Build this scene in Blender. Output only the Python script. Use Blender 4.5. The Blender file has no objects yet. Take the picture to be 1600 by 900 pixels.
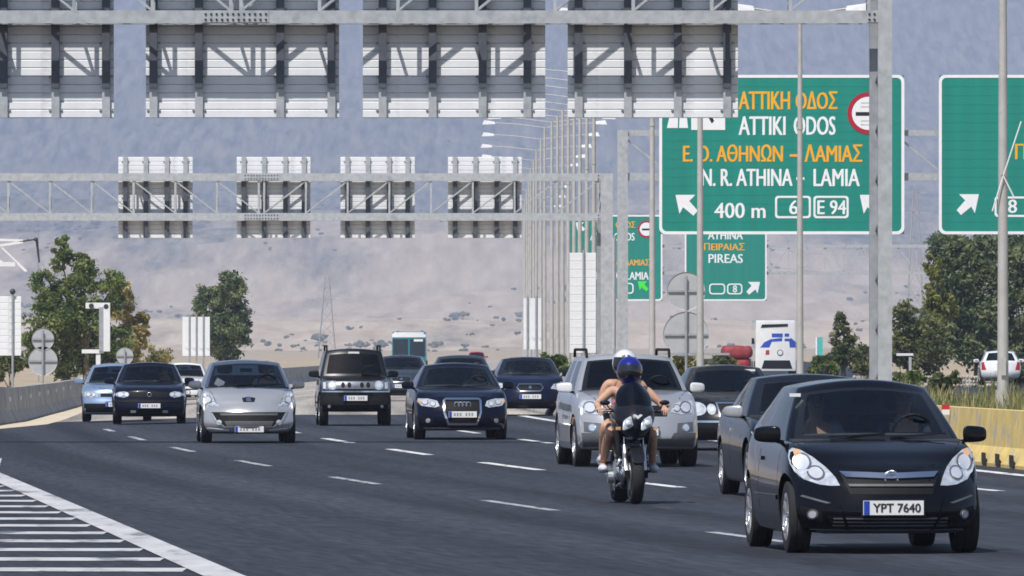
import bpy, bmesh, math, random
from mathutils import Vector, Matrix, noise
from mathutils.bvhtree import BVHTree
random.seed(7)
S = bpy.context.scene
COL = S.collection
# ------------------------------------------------------------------ camera, sky, sun, exposure
EYE = 1.87                     # camera height, metres
HAZE = 1.12e-4               # density of the air
FPX = 15000.0                  # focal length in pixels of a 1600 px wide picture (a very long lens)
cam = bpy.data.cameras.new('camera'); cam.sensor_width = 36.0; cam.lens = FPX/1600*36
cam.shift_y = 80/1600; cam.clip_start = 1.0; cam.clip_end = 60000
co = bpy.data.objects.new('camera', cam); COL.objects.link(co)
co.location = (0, 0, EYE); co.rotation_euler = (math.radians(90), 0, 0)
S.camera = co
SUN_EL, SUN_AZ = math.radians(56), math.radians(27)      # behind the camera, to its left
W = bpy.data.worlds.new('World'); S.world = W; W.use_nodes = True
nt = W.node_tree; bg = nt.nodes['Background']
sky = nt.nodes.new('ShaderNodeTexSky'); sky.sky_type = 'NISHITA'; sky.sun_disc = False
sky.sun_elevation = SUN_EL; sky.sun_rotation = math.pi+SUN_AZ; sky.altitude = 150
sky.air_density = 1.0; sky.dust_density = 1.2; sky.ozone_density = 1.5
nt.links.new(sky.outputs[0], bg.inputs[0]); bg.inputs[1].default_value = 0.095
sl = bpy.data.lights.new('sun', 'SUN'); sl.energy = 4.2; sl.angle = math.radians(0.53); sl.color = (1.0, 0.965, 0.93)
so = bpy.data.objects.new('sun', sl); COL.objects.link(so)
sd = Vector((-math.sin(SUN_AZ)*math.cos(SUN_EL), -math.cos(SUN_AZ)*math.cos(SUN_EL), math.sin(SUN_EL)))
so.rotation_euler = sd.to_track_quat('Z', 'Y').to_euler(); so.location = (0, -20, 60)
S.view_settings.view_transform = 'Standard'; S.view_settings.look = 'None'
S.view_settings.exposure = 0.34; S.view_settings.gamma = 1.0; S.view_settings.use_curve_mapping = False
S.render.engine = 'CYCLES'
S.cycles.use_denoising = True; S.cycles.filter_width = 1.7
S.cycles.max_bounces = 6; S.cycles.diffuse_bounces = 2; S.cycles.glossy_bounces = 3
S.cycles.transparent_max_bounces = 16; S.cycles.volume_bounces = 0
S.cycles.caustics_reflective = False; S.cycles.caustics_refractive = False

# ------------------------------------------------------------------ materials
KM = 2.2                       # how far off the mountain stands
MATS = {}
def newmat(name):
    m = bpy.data.materials.new(name); m.use_nodes = True
    n = m.node_tree.nodes; p = n['Principled BSDF']
    MATS[name] = m
    return m, m.node_tree, p
def mat(name, col, rough=.5, metal=0., var=.12, scale=6., bump=0., coat=0., spec=.5, stretch=None, emit=0., wear=None, bscale=None):
    if name in MATS: return MATS[name]
    m, t, p = newmat(name); n, l = t.nodes, t.links
    tc = n.new('ShaderNodeTexCoord'); mp = n.new('ShaderNodeMapping')
    if stretch: mp.inputs['Scale'].default_value = stretch
    l.new(tc.outputs['Object'], mp.inputs[0])
    nz = n.new('ShaderNodeTexNoise'); nz.inputs['Scale'].default_value = scale; nz.inputs['Detail'].default_value = 5
    l.new(mp.outputs[0], nz.inputs['Vector'])
    rp = n.new('ShaderNodeValToRGB'); rp.color_ramp.elements[0].position = .3; rp.color_ramp.elements[1].position = .7
    rp.color_ramp.elements[0].color = tuple(max(0, c*(1-var)) for c in col)+(1,)
    rp.color_ramp.elements[1].color = tuple(min(1, c*(1+var)) for c in col)+(1,)
    l.new(nz.outputs['Fac'], rp.inputs[0])
    out = rp.outputs[0]
    if wear:                                     # (colour, noise scale, threshold): stains and scuffs
        wn = n.new('ShaderNodeTexNoise'); wn.inputs['Scale'].default_value = wear[1]; wn.inputs['Detail'].default_value = 8
        l.new(mp.outputs[0], wn.inputs['Vector'])
        wr = n.new('ShaderNodeValToRGB'); wr.color_ramp.elements[0].position = wear[2]; wr.color_ramp.elements[1].position = wear[2]+.12
        l.new(wn.outputs['Fac'], wr.inputs[0])
        mx = n.new('ShaderNodeMixRGB'); l.new(wr.outputs[0], mx.inputs[0]); l.new(out, mx.inputs[1]); mx.inputs[2].default_value = tuple(wear[0])+(1,)
        out = mx.outputs[0]
    l.new(out, p.inputs['Base Color'])
    p.inputs['Roughness'].default_value = rough; p.inputs['Metallic'].default_value = metal
    p.inputs['Coat Weight'].default_value = coat; p.inputs['Coat IOR'].default_value = 1.5 if coat > .8 else 1.36; p.inputs['Coat Roughness'].default_value = .015
    p.inputs['Specular IOR Level'].default_value = spec
    if emit:
        l.new(out, p.inputs['Emission Color']); p.inputs['Emission Strength'].default_value = emit
    if bump:
        b = n.new('ShaderNodeBump'); b.inputs['Strength'].default_value = bump; b.inputs['Distance'].default_value = .02
        if bscale:
            bn = n.new('ShaderNodeTexNoise'); bn.inputs['Scale'].default_value = bscale; l.new(mp.outputs[0], bn.inputs['Vector'])
            l.new(bn.outputs['Fac'], b.inputs['Height'])
        else: l.new(nz.outputs['Fac'], b.inputs['Height'])
        l.new(b.outputs[0], p.inputs['Normal'])
    return m
def glassmat(name, tint, gl=(1, 1, 1)):
    if name in MATS: return MATS[name]
    m, t, p = newmat(name); n, l = t.nodes, t.links
    n.remove(p)
    tr = n.new('ShaderNodeBsdfTransparent'); g = n.new('ShaderNodeBsdfGlossy'); g.inputs['Roughness'].default_value = .03
    g.inputs['Color'].default_value = gl+(1,)
    nz = n.new('ShaderNodeTexNoise'); nz.inputs['Scale'].default_value = 3
    rp = n.new('ShaderNodeValToRGB')
    rp.color_ramp.elements[0].color = tuple(c*.93 for c in tint)+(1,); rp.color_ramp.elements[1].color = tuple(tint)+(1,)
    l.new(nz.outputs['Fac'], rp.inputs[0]); l.new(rp.outputs[0], tr.inputs[0])
    fr = n.new('ShaderNodeFresnel'); fr.inputs[0].default_value = 1.5
    mx = n.new('ShaderNodeMixShader'); l.new(fr.outputs[0], mx.inputs[0]); l.new(tr.outputs[0], mx.inputs[1]); l.new(g.outputs[0], mx.inputs[2])
    l.new(mx.outputs[0], n['Material Output'].inputs[0])
    return m
def leafmat(name, c1, c2, scale=.8):
    if name in MATS: return MATS[name]
    m, t, p = newmat(name); n, l = t.nodes, t.links
    tc = n.new('ShaderNodeTexCoord')
    nz = n.new('ShaderNodeTexNoise'); nz.inputs['Scale'].default_value = scale; nz.inputs['Detail'].default_value = 3
    l.new(tc.outputs['Object'], nz.inputs['Vector'])
    rp = n.new('ShaderNodeValToRGB'); rp.color_ramp.elements[0].position = .38; rp.color_ramp.elements[1].position = .64
    rp.color_ramp.elements[0].color = c1+(1,); rp.color_ramp.elements[1].color = c2+(1,)
    l.new(nz.outputs['Fac'], rp.inputs[0])
    l.new(rp.outputs[0], p.inputs['Base Color']); p.inputs['Roughness'].default_value = .55
    p.inputs['Specular IOR Level'].default_value = .3
    tl = n.new('ShaderNodeBsdfTranslucent'); l.new(rp.outputs[0], tl.inputs[0])
    mx = n.new('ShaderNodeMixShader'); mx.inputs[0].default_value = .36
    l.new(p.outputs[0], mx.inputs[1]); l.new(tl.outputs[0], mx.inputs[2]); l.new(mx.outputs[0], n['Material Output'].inputs[0])
    return m
def asphaltmat(name, col, light):
    m, t, p = newmat(name); n, l = t.nodes, t.links
    gp = n.new('ShaderNodeNewGeometry'); sx_ = n.new('ShaderNodeSeparateXYZ'); l.new(gp.outputs['Position'], sx_.inputs[0])
    def mth(op, a, b, c=None):
        q = n.new('ShaderNodeMath'); q.operation = op
        for i, v in enumerate((a, b, c)):
            if v is None: continue
            if isinstance(v, (int, float)): q.inputs[i].default_value = v
            else: l.new(v, q.inputs[i])
        return q.outputs[0]
    dy = mth('ADD', sx_.outputs[1], -311.); uu = mth('MULTIPLY_ADD', mth('MULTIPLY', dy, dy), -1/3400., sx_.outputs[0])   # distance across the lanes
    cb = n.new('ShaderNodeCombineXYZ'); l.new(uu, cb.inputs[0]); l.new(sx_.outputs[1], cb.inputs[1])
    class ge: outputs = {'Position': cb.outputs[0]}
    def nz(scale, sx=1, sy=1, det=6):
        mp = n.new('ShaderNodeMapping'); mp.inputs['Scale'].default_value = (sx, sy, 1); l.new(ge.outputs['Position'], mp.inputs[0])
        k = n.new('ShaderNodeTexNoise'); k.inputs['Scale'].default_value = scale; k.inputs['Detail'].default_value = det; l.new(mp.outputs[0], k.inputs['Vector']); return k
    big = nz(.30, 1, .10); fine = nz(11, 1, .07, 8); tracks = nz(.9, 1, .010, 4); spots = nz(2.2, 1, .10, 5)
    def ramp(src, a, b, ca, cb):
        r = n.new('ShaderNodeValToRGB'); r.color_ramp.elements[0].position = a; r.color_ramp.elements[1].position = b
        r.color_ramp.elements[0].color = ca+(1,); r.color_ramp.elements[1].color = cb+(1,); l.new(src.outputs['Fac'], r.inputs[0]); return r
    base = ramp(big, .3, .7, tuple(c*.82 for c in col), tuple(c*1.15 for c in col))
    def mul(a, r, f=1.):
        x = n.new('ShaderNodeMixRGB'); x.blend_type = 'MULTIPLY'; x.inputs[0].default_value = f; l.new(a, x.inputs[1]); l.new(r.outputs[0], x.inputs[2]); return x.outputs[0]
    o = mul(base.outputs[0], ramp(fine, .25, .75, (.5, .5, .5), (1.5, 1.5, 1.5)))
    o = mul(o, ramp(tracks, .36, .64, (.70, .70, .72), (1.28, 1.27, 1.24)))
    wv = mth('COSINE', mth('MULTIPLY', mth('ADD', uu, 11.9), 2*math.pi/1.77), 0); wv = mth('MULTIPLY_ADD', wv, .12, 1.0)
    xw = n.new('ShaderNodeMixRGB'); xw.blend_type = 'MULTIPLY'; xw.inputs[0].default_value = 1; l.new(o, xw.inputs[1]); l.new(wv, xw.inputs[2]); o = xw.outputs[0]
    sp = ramp(spots, .66, .78, (0, 0, 0), (1, 1, 1))
    x = n.new('ShaderNodeMixRGB'); l.new(sp.outputs[0], x.inputs[0]); l.new(o, x.inputs[1]); x.inputs[2].default_value = light+(1,)
    l.new(x.outputs[0], p.inputs['Base Color'])
    p.inputs['Roughness'].default_value = .85; p.inputs['Specular IOR Level'].default_value = .25
    b = n.new('ShaderNodeBump'); b.inputs['Strength'].default_value = .5; b.inputs['Distance'].default_value = .01
    l.new(fine.outputs['Fac'], b.inputs['Height']); l.new(b.outputs[0], p.inputs['Normal'])
    return m
def hillmat(name):
    m, t, p = newmat(name); n, l = t.nodes, t.links
    ge = n.new('ShaderNodeNewGeometry'); mp = n.new('ShaderNodeMapping'); l.new(ge.outputs['Position'], mp.inputs[0])
    mp.inputs['Scale'].default_value = (1/KM, .085/KM, 0)
    def nz(s, d):
        k = n.new('ShaderNodeTexNoise'); k.inputs['Scale'].default_value = s; k.inputs['Detail'].default_value = d; k.inputs['Roughness'].default_value = .70; l.new(mp.outputs[0], k.inputs['Vector']); return k
    a, b, c = nz(.0085, 8), nz(.10, 8), nz(.15, 9)
    sx = n.new('ShaderNodeSeparateXYZ'); l.new(ge.outputs['Position'], sx.inputs[0])
    hz = n.new('ShaderNodeMapRange'); hz.inputs[1].default_value = 25*KM; hz.inputs[2].default_value = 130*KM; l.new(sx.outputs[2], hz.inputs[0])   # scrub takes over higher up
    r1 = n.new('ShaderNodeValToRGB'); e = r1.color_ramp.elements; e[0].color = (.43, .325, .215, 1); e[1].color = (.66, .54, .40, 1); e[0].position = .35; e[1].position = .65
    l.new(b.outputs['Fac'], r1.inputs[0])
    r2 = n.new('ShaderNodeValToRGB'); e = r2.color_ramp.elements; e[0].color = (.045, .052, .035, 1); e[1].color = (.36, .31, .24, 1); e[0].position = .38; e[1].position = .66
    l.new(c.outputs['Fac'], r2.inputs[0])
    ad = n.new('ShaderNodeMath'); ad.operation = 'MULTIPLY_ADD'; l.new(hz.outputs[0], ad.inputs[0]); ad.inputs[1].default_value = .30; l.new(a.outputs['Fac'], ad.inputs[2])
    r3 = n.new('ShaderNodeValToRGB'); r3.color_ramp.elements[0].position = .52; r3.color_ramp.elements[1].position = .63; l.new(ad.outputs[0], r3.inputs[0])
    mx = n.new('ShaderNodeMixRGB'); l.new(r3.outputs[0], mx.inputs[0]); l.new(r1.outputs[0], mx.inputs[1]); l.new(r2.outputs[0], mx.inputs[2])
    l.new(mx.outputs[0], p.inputs['Base Color']); p.inputs['Roughness'].default_value = .95; p.inputs['Specular IOR Level'].default_value = .05
    return m

# ------------------------------------------------------------------ mesh helpers
class MB:
    def __init__(s): s.v = []; s.f = []; s.m = []
    def add(s, vs, fs, mi=0):
        b = len(s.v); s.v += [tuple(q) for q in vs]
        for f in fs: s.f.append(tuple(b+i for i in f)); s.m.append(mi)
        return s
    def box(s, c, d, rot=None, mi=0):
        vs = []
        for x in (-.5, .5):
            for y in (-.5, .5):
                for z in (-.5, .5):
                    q = Vector((x*d[0], y*d[1], z*d[2]))
                    if rot: q = rot @ q
                    vs.append(q+Vector(c))
        return s.add(vs, [(0, 1, 3, 2), (4, 6, 7, 5), (0, 4, 5, 1), (2, 3, 7, 6), (0, 2, 6, 4), (1, 5, 7, 3)], mi)
    def tube(s, p0, p1, r0, r1=None, n=10, mi=0):
        p0, p1 = Vector(p0), Vector(p1); r1 = r0 if r1 is None else r1
        q = (p1-p0).to_track_quat('Z', 'Y'); vs = []
        for p, r in ((p0, r0), (p1, r1)):
            for i in range(n):
                a = 2*math.pi*i/n; vs.append(p+q @ Vector((r*math.cos(a), r*math.sin(a), 0)))
        fs = [(i, (i+1) % n, n+(i+1) % n, n+i) for i in range(n)]+[tuple(range(n-1, -1, -1)), tuple(range(n, 2*n))]
        return s.add(vs, fs, mi)
    def path(s, pts, r, n=8, mi=0):
        for a, b in zip(pts[:-1], pts[1:]): s.tube(a, b, r, r, n, mi)
        return s
    def bar(s, p0, p1, w, h, up=(0, 0, 1), mi=0):
        p0, p1 = Vector(p0), Vector(p1); d = (p1-p0).normalized(); u = Vector(up); x = d.cross(u)
        if x.length < 1e-4: x = d.cross(Vector((1, 0, 0)))
        x.normalize(); u = x.cross(d)
        vs = [p+x*a*w/2+u*b*h/2 for p in (p0, p1) for a, b in ((-1, -1), (1, -1), (1, 1), (-1, 1))]
        return s.add(vs, [(0, 1, 5, 4), (1, 2, 6, 5), (2, 3, 7, 6), (3, 0, 4, 7), (3, 2, 1, 0), (4, 5, 6, 7)], mi)
    def lathe(s, prof, n=24, axis='z', c=(0, 0, 0), mi=0):
        """prof: list of (radius, height along axis)"""
        vs = []; k = len(prof); c = Vector(c)
        for i in range(n):
            a = 2*math.pi*i/n; ca, sa = math.cos(a), math.sin(a)
            for r, h in prof:
                vs.append(c+Vector({'z': (r*ca, r*sa, h), 'x': (h, r*ca, r*sa), 'y': (r*ca, h, r*sa)}[axis]))
        fs = [(i*k+j, ((i+1) % n)*k+j, ((i+1) % n)*k+j+1, i*k+j+1) for i in range(n) for j in range(k-1)]
        return s.add(vs, fs, mi)
    def prism(s, poly, y0, y1, mi=0):
        """poly in x,z; extruded along y"""
        n = len(poly); vs = [(x, y0, z) for x, z in poly]+[(x, y1, z) for x, z in poly]
        return s.add(vs, [tuple(range(n)), tuple(range(2*n-1, n-1, -1))]+[(i, n+i, n+(i+1) % n, (i+1) % n) for i in range(n)], mi)
    def ball(s, c, r, nu=16, nv=10, mi=0):
        c = Vector(c); r = (r, r, r) if not hasattr(r, '__len__') else r
        vs = []
        for j in range(nv+1):
            t = math.pi*j/nv
            for i in range(nu):
                a = 2*math.pi*i/nu; vs.append(c+Vector((r[0]*math.sin(t)*math.cos(a), r[1]*math.sin(t)*math.sin(a), r[2]*math.cos(t))))
        return s.add(vs, [(j*nu+i, (j+1)*nu+i, (j+1)*nu+(i+1) % nu, j*nu+(i+1) % nu) for j in range(nv) for i in range(nu)], mi)
    def mesh(s, name, mats, smooth=False, fix=True):
        me = bpy.data.meshes.new(name); me.from_pydata(s.v, [], s.f)
        for m in (mats if isinstance(mats, (list, tuple)) else [mats]): me.materials.append(m)
        me.polygons.foreach_set('material_index', s.m)
        if fix:
            b = bmesh.new(); b.from_mesh(me); bmesh.ops.remove_doubles(b, verts=b.verts, dist=1e-5)
            bmesh.ops.recalc_face_normals(b, faces=b.faces); b.to_mesh(me); b.free()
        if smooth: smoothed(me, smooth)
        return me
    def build(s, name, mats, parent=None, smooth=False, fix=True):
        return obj(name, s.mesh(name, mats, smooth, fix), parent)
def smoothed(me, ang=True):
    me.polygons.foreach_set('use_smooth', [True]*len(me.polygons))
    if ang is not True: me.set_sharp_from_angle(angle=math.radians(ang))
def obj(name, me, parent=None):
    o = bpy.data.objects.new(name, me); COL.objects.link(o)
    if parent: o.parent = parent
    return o
def tag(o, label, cat, group=None, kind=None):
    if label: o['label'] = label
    if cat: o['category'] = cat
    if group: o['group'] = group
    if kind: o['kind'] = kind
    return o
def empty(name, loc, rz=0, label=None, cat=None, group=None):
    o = bpy.data.objects.new(name, None); COL.objects.link(o); o.empty_display_size = .2
    o.location = loc; o.rotation_euler = (0, 0, rz); return tag(o, label, cat, group)
def struct(name, mb, m, smooth=False, fix=False):
    o = mb.build(name, m, None, smooth, fix); o['kind'] = 'structure'; return o
def clone(o, parent=None):
    c = o.copy(); COL.objects.link(c); c.parent = parent
    for ch in list(o.children): clone(ch, c)
    return c
WORK = bpy.data.scenes.new('workbench')       # shapes are worked out in an empty scene of their own, removed at the end
def tmp(name, data):
    o = bpy.data.objects.new(name, data); WORK.collection.objects.link(o); return o
def evalmesh(ob):
    vl = WORK.view_layers[0]; vl.update()
    return bpy.data.meshes.new_from_object(ob.evaluated_get(vl.depsgraph))
def drop(ob):
    d = ob.data; bpy.data.objects.remove(ob)
    if d and d.users == 0: bpy.data.meshes.remove(d)
def pl(t, pts):
    if t <= pts[0][0]: return pts[0][1]
    for (a, x), (b, y) in zip(pts[:-1], pts[1:]):
        if t <= b: return x+(y-x)*(t-a)/(b-a)
    return pts[-1][1]
def sm(t, pts):
    """smooth interpolation through points"""
    if t <= pts[0][0]: return pts[0][1]
    for (a, x), (b, y) in zip(pts[:-1], pts[1:]):
        if t <= b:
            u = (t-a)/(b-a); return x+(y-x)*u*u*(3-2*u)
    return pts[-1][1]
def at(px, py, d):
    """world point that stands d metres away and was measured at px,py in the 1600x900 photograph"""
    return Vector(((px-800)*d/FPX, d, EYE+(530-py)*d/FPX))
def boxgrid(A, B, C, F, M=None):
    idx = {}; mb = MB(); na, nb, nc = len(A)-1, len(B)-1, len(C)-1
    def v(i, j, k):
        if (i, j, k) not in idx: idx[i, j, k] = len(mb.v); mb.v.append(tuple(F(A[i], B[j], C[k])))
        return idx[i, j, k]
    def q(side, pts):
        mb.f.append(tuple(v(*p) for p in pts))
        c = [sum(L[p[t]] for p in pts)/4 for t, L in enumerate((A, B, C))]
        mb.m.append(M(side, *c) if M else 0)
    for i in range(na):
        for k in range(nc):
            q('front', [(i, 0, k), (i+1, 0, k), (i+1, 0, k+1), (i, 0, k+1)])
            q('back', [(i, nb, k), (i, nb, k+1), (i+1, nb, k+1), (i+1, nb, k)])
        for j in range(nb):
            q('top', [(i, j, nc), (i+1, j, nc), (i+1, j+1, nc), (i, j+1, nc)])
            q('bottom', [(i, j, 0), (i, j+1, 0), (i+1, j+1, 0), (i+1, j, 0)])
    for j in range(nb):
        for k in range(nc):
            q('left', [(0, j, k), (0, j, k+1), (0, j+1, k+1), (0, j+1, k)])
            q('right', [(na, j, k), (na, j+1, k), (na, j+1, k+1), (na, j, k+1)])
    return mb
def subsurfed(mb, mats, lv=1, cutters=None):
    me = bpy.data.meshes.new('cage'); me.from_pydata(mb.v, [], mb.f)
    for m in mats: me.materials.append(m)
    me.polygons.foreach_set('material_index', mb.m)
    ob = tmp('cage', me); md = ob.modifiers.new('s', 'SUBSURF'); md.levels = lv; md.render_levels = lv
    cs = []
    if cutters:
        ce = bpy.data.meshes.new('cutter'); ce.from_pydata(cutters.v, [], cutters.f)
        for m in mats: ce.materials.append(m)
        ce.polygons.foreach_set('material_index', [1]*len(ce.polygons))
        c = tmp('cutter', ce); cs.append(c)
        bm = ob.modifiers.new('b', 'BOOLEAN'); bm.object = c; bm.operation = 'DIFFERENCE'; bm.solver = 'EXACT'; bm.material_mode = 'TRANSFER'
    out = evalmesh(ob); drop(ob)
    for c in cs: drop(c)
    return out
def split(me, groups):
    """{index: (name, material)} -> meshes"""
    out = {}
    for gi in groups:
        vm = {}; vs = []; fs = []
        for p in me.polygons:
            if p.material_index != gi: continue
            f = []
            for i in p.vertices:
                if i not in vm: vm[i] = len(vs); vs.append(me.vertices[i].co[:])
                f.append(vm[i])
            fs.append(f)
        if fs:
            k = bpy.data.meshes.new('piece'); k.from_pydata(vs, [], fs); out[gi] = k
    return out
FONT = None
def textmesh(s, w, h, depth=.004, bold=0.0):
    """flat letters in the x,z plane, lower left corner at the origin, scaled to w by h (cap height)"""
    cu = bpy.data.curves.new('lettering', 'FONT'); cu.body = s.translate(str.maketrans('ΑΤΙΚΗΟΕΝΜΡ', 'ATIKHOENMP')); cu.size = 1.0; cu.resolution_u = 3
    o = tmp('lettering', cu)
    me = evalmesh(o); bpy.data.objects.remove(o); bpy.data.curves.remove(cu)
    if not me.vertices: return me
    xs = [v.co.x for v in me.vertices]; ys = [v.co.y for v in me.vertices]
    x0, x1 = min(xs), max(xs); y0, y1 = min(ys), max(ys)
    for v in me.vertices: v.co = ((v.co.x-x0)/(x1-x0)*w, 0, (v.co.y-y0)/(y1-y0)*h)
    b = bmesh.new(); b.from_mesh(me)
    for f in b.faces:
        if f.normal.y > 0: f.normal_flip()
    r = bmesh.ops.extrude_face_region(b, geom=b.faces[:])
    bmesh.ops.translate(b, verts=[g for g in r['geom'] if isinstance(g, bmesh.types.BMVert)], vec=(0, -depth, 0))
    if bold:
        r = bmesh.ops.duplicate(b, geom=b.verts[:]+b.edges[:]+b.faces[:])
        bmesh.ops.translate(b, verts=[g for g in r['geom'] if isinstance(g, bmesh.types.BMVert)], vec=(h*.055, -.0015, h*.012))
    b.to_mesh(me); b.free(); return me
def lettering(s, x, y, z, w, h, m, parent, bold=0.0, name='lettering', depth=.004):
    me = textmesh(s, w, h, depth, bold); me.materials.clear(); me.materials.append(m)
    o = obj(name, me, parent); o.location = (x, y, z); return o

# ------------------------------------------------------------------ the lie of the land
def XA(d):                       # the lane line between the merging lane and the motorway
    return -11.8+(d-311)**2/3400 if d < 330 else -11.69+.012*(d-330)
def slope(d): return (XA(d+.5)-XA(d-.5))
def yaw(d): return -math.atan(slope(d))
def zg(x, d):
    z = 0. if d < 250 else -min(.6, (d-250)*.00125)
    if d > 1200: z -= min(2.5, (d-1200)*.002)
    if x < -5.5 and d > 190: z -= .04*min(-x-5.5, 9)*min(1, (d-190)/60)
    return z
def edgeD(d): return XA(d)+pl(d, [(60, 8.9), (130, 9.3), (165, 10.2), (330, 10.5)])
def edgeL(d): return pl(d, [(40, 1.2), (75.8, -2.15), (96.7, -3.95), (134.9, -7.25), (170, -9.0), (224, -10.8), (335, -14.2)]) if d < 335 else XA(d)-2.6
def barR(d): return edgeD(d)+.75
def barL(d): return pl(d, [(130, -8.9), (170, -10.4), (224, -12.0), (280, -13.6), (335, -15.1)]) if d < 335 else XA(d)-3.45
# ------------------------------------------------------------------ ground, road, hills
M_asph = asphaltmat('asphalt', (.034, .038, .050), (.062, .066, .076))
M_mirage = asphaltmat('mirage_pale_road', (.36, .33, .29), (.44, .41, .37))  # far asphalt coloured pale to imitate the bright mirage reflection on it
M_soil = mat('dry_soil', (.42, .34, .24), .95, var=.3, scale=.35, bump=.4, spec=.1, wear=((.24, .21, .13), .6, .55))
M_sand = mat('sandy_shoulder', (.60, .52, .39), .95, var=.2, scale=2.5, bump=.5, spec=.1)
M_white = mat('road_paint', (.68, .68, .66), .7, var=.15, scale=6, stretch=(1, .10, 1), wear=((.20, .205, .215), 7, .55))
M_hatch = mat('old_hatch_paint', (.50, .50, .50), .75, var=.16, scale=3, stretch=(1, .15, 1), wear=((.15, .155, .165), 2.2, .53))
M_worn = mat('worn_road_paint', (.38, .39, .40), .7, var=.2, scale=6, stretch=(1, .10, 1), wear=((.12, .125, .135), 7, .52))
def sheet(name, fl, fr, d0, d1, z, m, step=3., nx=1):
    mb = MB(); n = max(1, int(math.ceil((d1-d0)/step))); vs = []; fs = []
    for i in range(n+1):
        d = d0+(d1-d0)*i/n; a, b = fl(d), fr(d)
        for k in range(nx+1):
            x = a+(b-a)*k/nx; vs.append((x, d, zg(x, d)+z))
    for i in range(n):
        for k in range(nx):
            q = i*(nx+1)+k; fs.append((q, q+1, q+nx+2, q+nx+1))
    mb.add(vs, fs); return mb
gm = MB(); gx = [-9000, -3000, -800, -200, -60, -30, -20, -14.5, -12, -10, -8, -5.5, 0, 10, 30, 60, 200, 800, 3000, 9000]
gy = [-3000, -600, -100, 40, 100, 150, 190, 210, 230, 250, 290, 340, 400, 480, 600, 730, 900, 1200, 1600, 2000, 2450, 3000, 6500]
for y in gy:
    for x in gx: gm.v.append((x, y, zg(x, y)-.06))
nx_ = len(gx)
for j in range(len(gy)-1):
    for i in range(nx_-1):
        gm.f.append((j*nx_+i, j*nx_+i+1, (j+1)*nx_+i+1, (j+1)*nx_+i)); gm.m.append(0)
struct('ground', gm, M_soil)
def roadL(d): return -34. if d < 150 else pl(d, [(150, -24), (200, -11.2), (224, -11.0), (335, -14.6)]) if d < 335 else XA(d)-3.2
def roadR(d): return 34. if d < 60 else barR(d)+.3
struct('road', sheet('road', roadL, roadR, -150, 238, 0, M_asph, 4, 10), M_asph)
struct('far_road', sheet('far_road', roadL, roadR, 238, 1900, 0, M_mirage, 12, 10), M_mirage)
struct('sandy_shoulder', sheet('s', lambda d: barL(d)+.1, lambda d: roadL(d)+.15, 201, 420, .006, M_sand, 6, 1), M_sand)
struct('opposite_road', sheet('o', lambda d: barR(d)+12.5, lambda d: barR(d)+24, 110, 1900, .01, M_asph, 10, 4), M_asph)
# lane markings: one object for each line, each dash a piece of it
def dashes(label, off, w, spans, m):
    r = empty('lane_line', (off, 0, 0)); tag(r, label, 'road marking', 'dashed lane lines', 'structure')
    r.location = (0, 0, 0)
    for a, b in spans:
        sheet('dash', lambda d: XA(d)+off-w/2, lambda d: XA(d)+off+w/2, a, b, .004, m, 2.2).build('dash', m, r, fix=False)
D0 = [67.8, 86.4, 104.7, 123.6, 141.3, 159.4, 177.5, 195.5, 213.5, 231]
dashes('thin worn dashed lane line running under the black hatchback', -.25, .14, [(a, a+6.6) for a in D0[:8]], M_worn)
dashes('bright dashed lane line passing in front of the navy saloon', 3.30, .19, [(121, 125), (137, 145.6), (155, 163.2), (173, 181), (191, 198.5), (209, 216)], M_white)
dashes('dashed lane line running beside the silver off-roader', 6.85, .17, [(100+18.1*k, 107+18.1*k) for k in range(7)], M_white)
M_edge = M_white
struct('edge_line', sheet('e', lambda d: edgeD(d)-.12, lambda d: edgeD(d)+.12, 70, 238, .004, M_white, 4), M_white)
struct('gore_line', sheet('e', lambda d: edgeL(d)-.30, lambda d: edgeL(d)+.03, 60, 150, .008, M_hatch, 2), M_hatch)
hz = empty('hatched_gore', (0, 0, 0)); hz['kind'] = 'structure'
for k in range(20):
    d = 70.4+3.68*k; n = MB(); seg = 10
    for i in range(seg+1):
        u = i/seg; xr = edgeL(d)-.33; x = -17+(xr+17)*u
        yy = d+1.2-1.2*u+.03*math.sin(9*u+k)
        n.v += [(x, yy-.60-.04*math.sin(17*u+k*2), .004), (x, yy+.60+.03*math.sin(13*u+k), .004)]
    for i in range(seg): n.f.append((2*i, 2*i+2, 2*i+3, 2*i+1)); n.m.append(0)
    n.build('stripe', M_hatch, hz, fix=False)
# mountain: a dry foothill in front of a long scrub-covered slope
def mz(x, y):
    r = math.hypot(x, y)
    b = sm(r, [(1500, -4), (3000, 4), (4300, 44), (5200, 74), (6600, 165), (8200, 300), (9800, 460), (11500, 600), (14000, 480)])
    n1 = noise.fractal(Vector((x/700, y/700, 1.3)), 1.0, 2.1, 6); n2 = noise.fractal(Vector((x/230, y/230, 7.7)), 1.0, 2.1, 5)
    a = max(0., min(1, (r-1500)/2400))
    rid = 1-abs(noise.noise(Vector((x/330+.35*y/330, y/1100, 4.1))))*2
    return b+a*(n1*(14+.13*b)+n2*(3.0+.03*b)+rid*(.09*b+2))
mm = MB(); ang = []
A_ = 150
for i in range(A_+1):
    u = (i/A_)*2-1; ang.append(math.radians(3.4*u+34*u**7))
rr = [1500*((14000/1500)**(j/190)) for j in range(191)]
for r in rr:
    for a in ang:
        x, y = r*math.sin(a), r*math.cos(a); mm.v.append((x*KM, y*KM, EYE+(mz(x, y)-EYE)*KM))
for j in range(190):
    for i in range(A_): q = j*(A_+1)+i; mm.f.append((q, q+1, q+A_+2, q+A_+1)); mm.m.append(0)
struct('mountain', mm, hillmat('hillside'), smooth=True)
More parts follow.
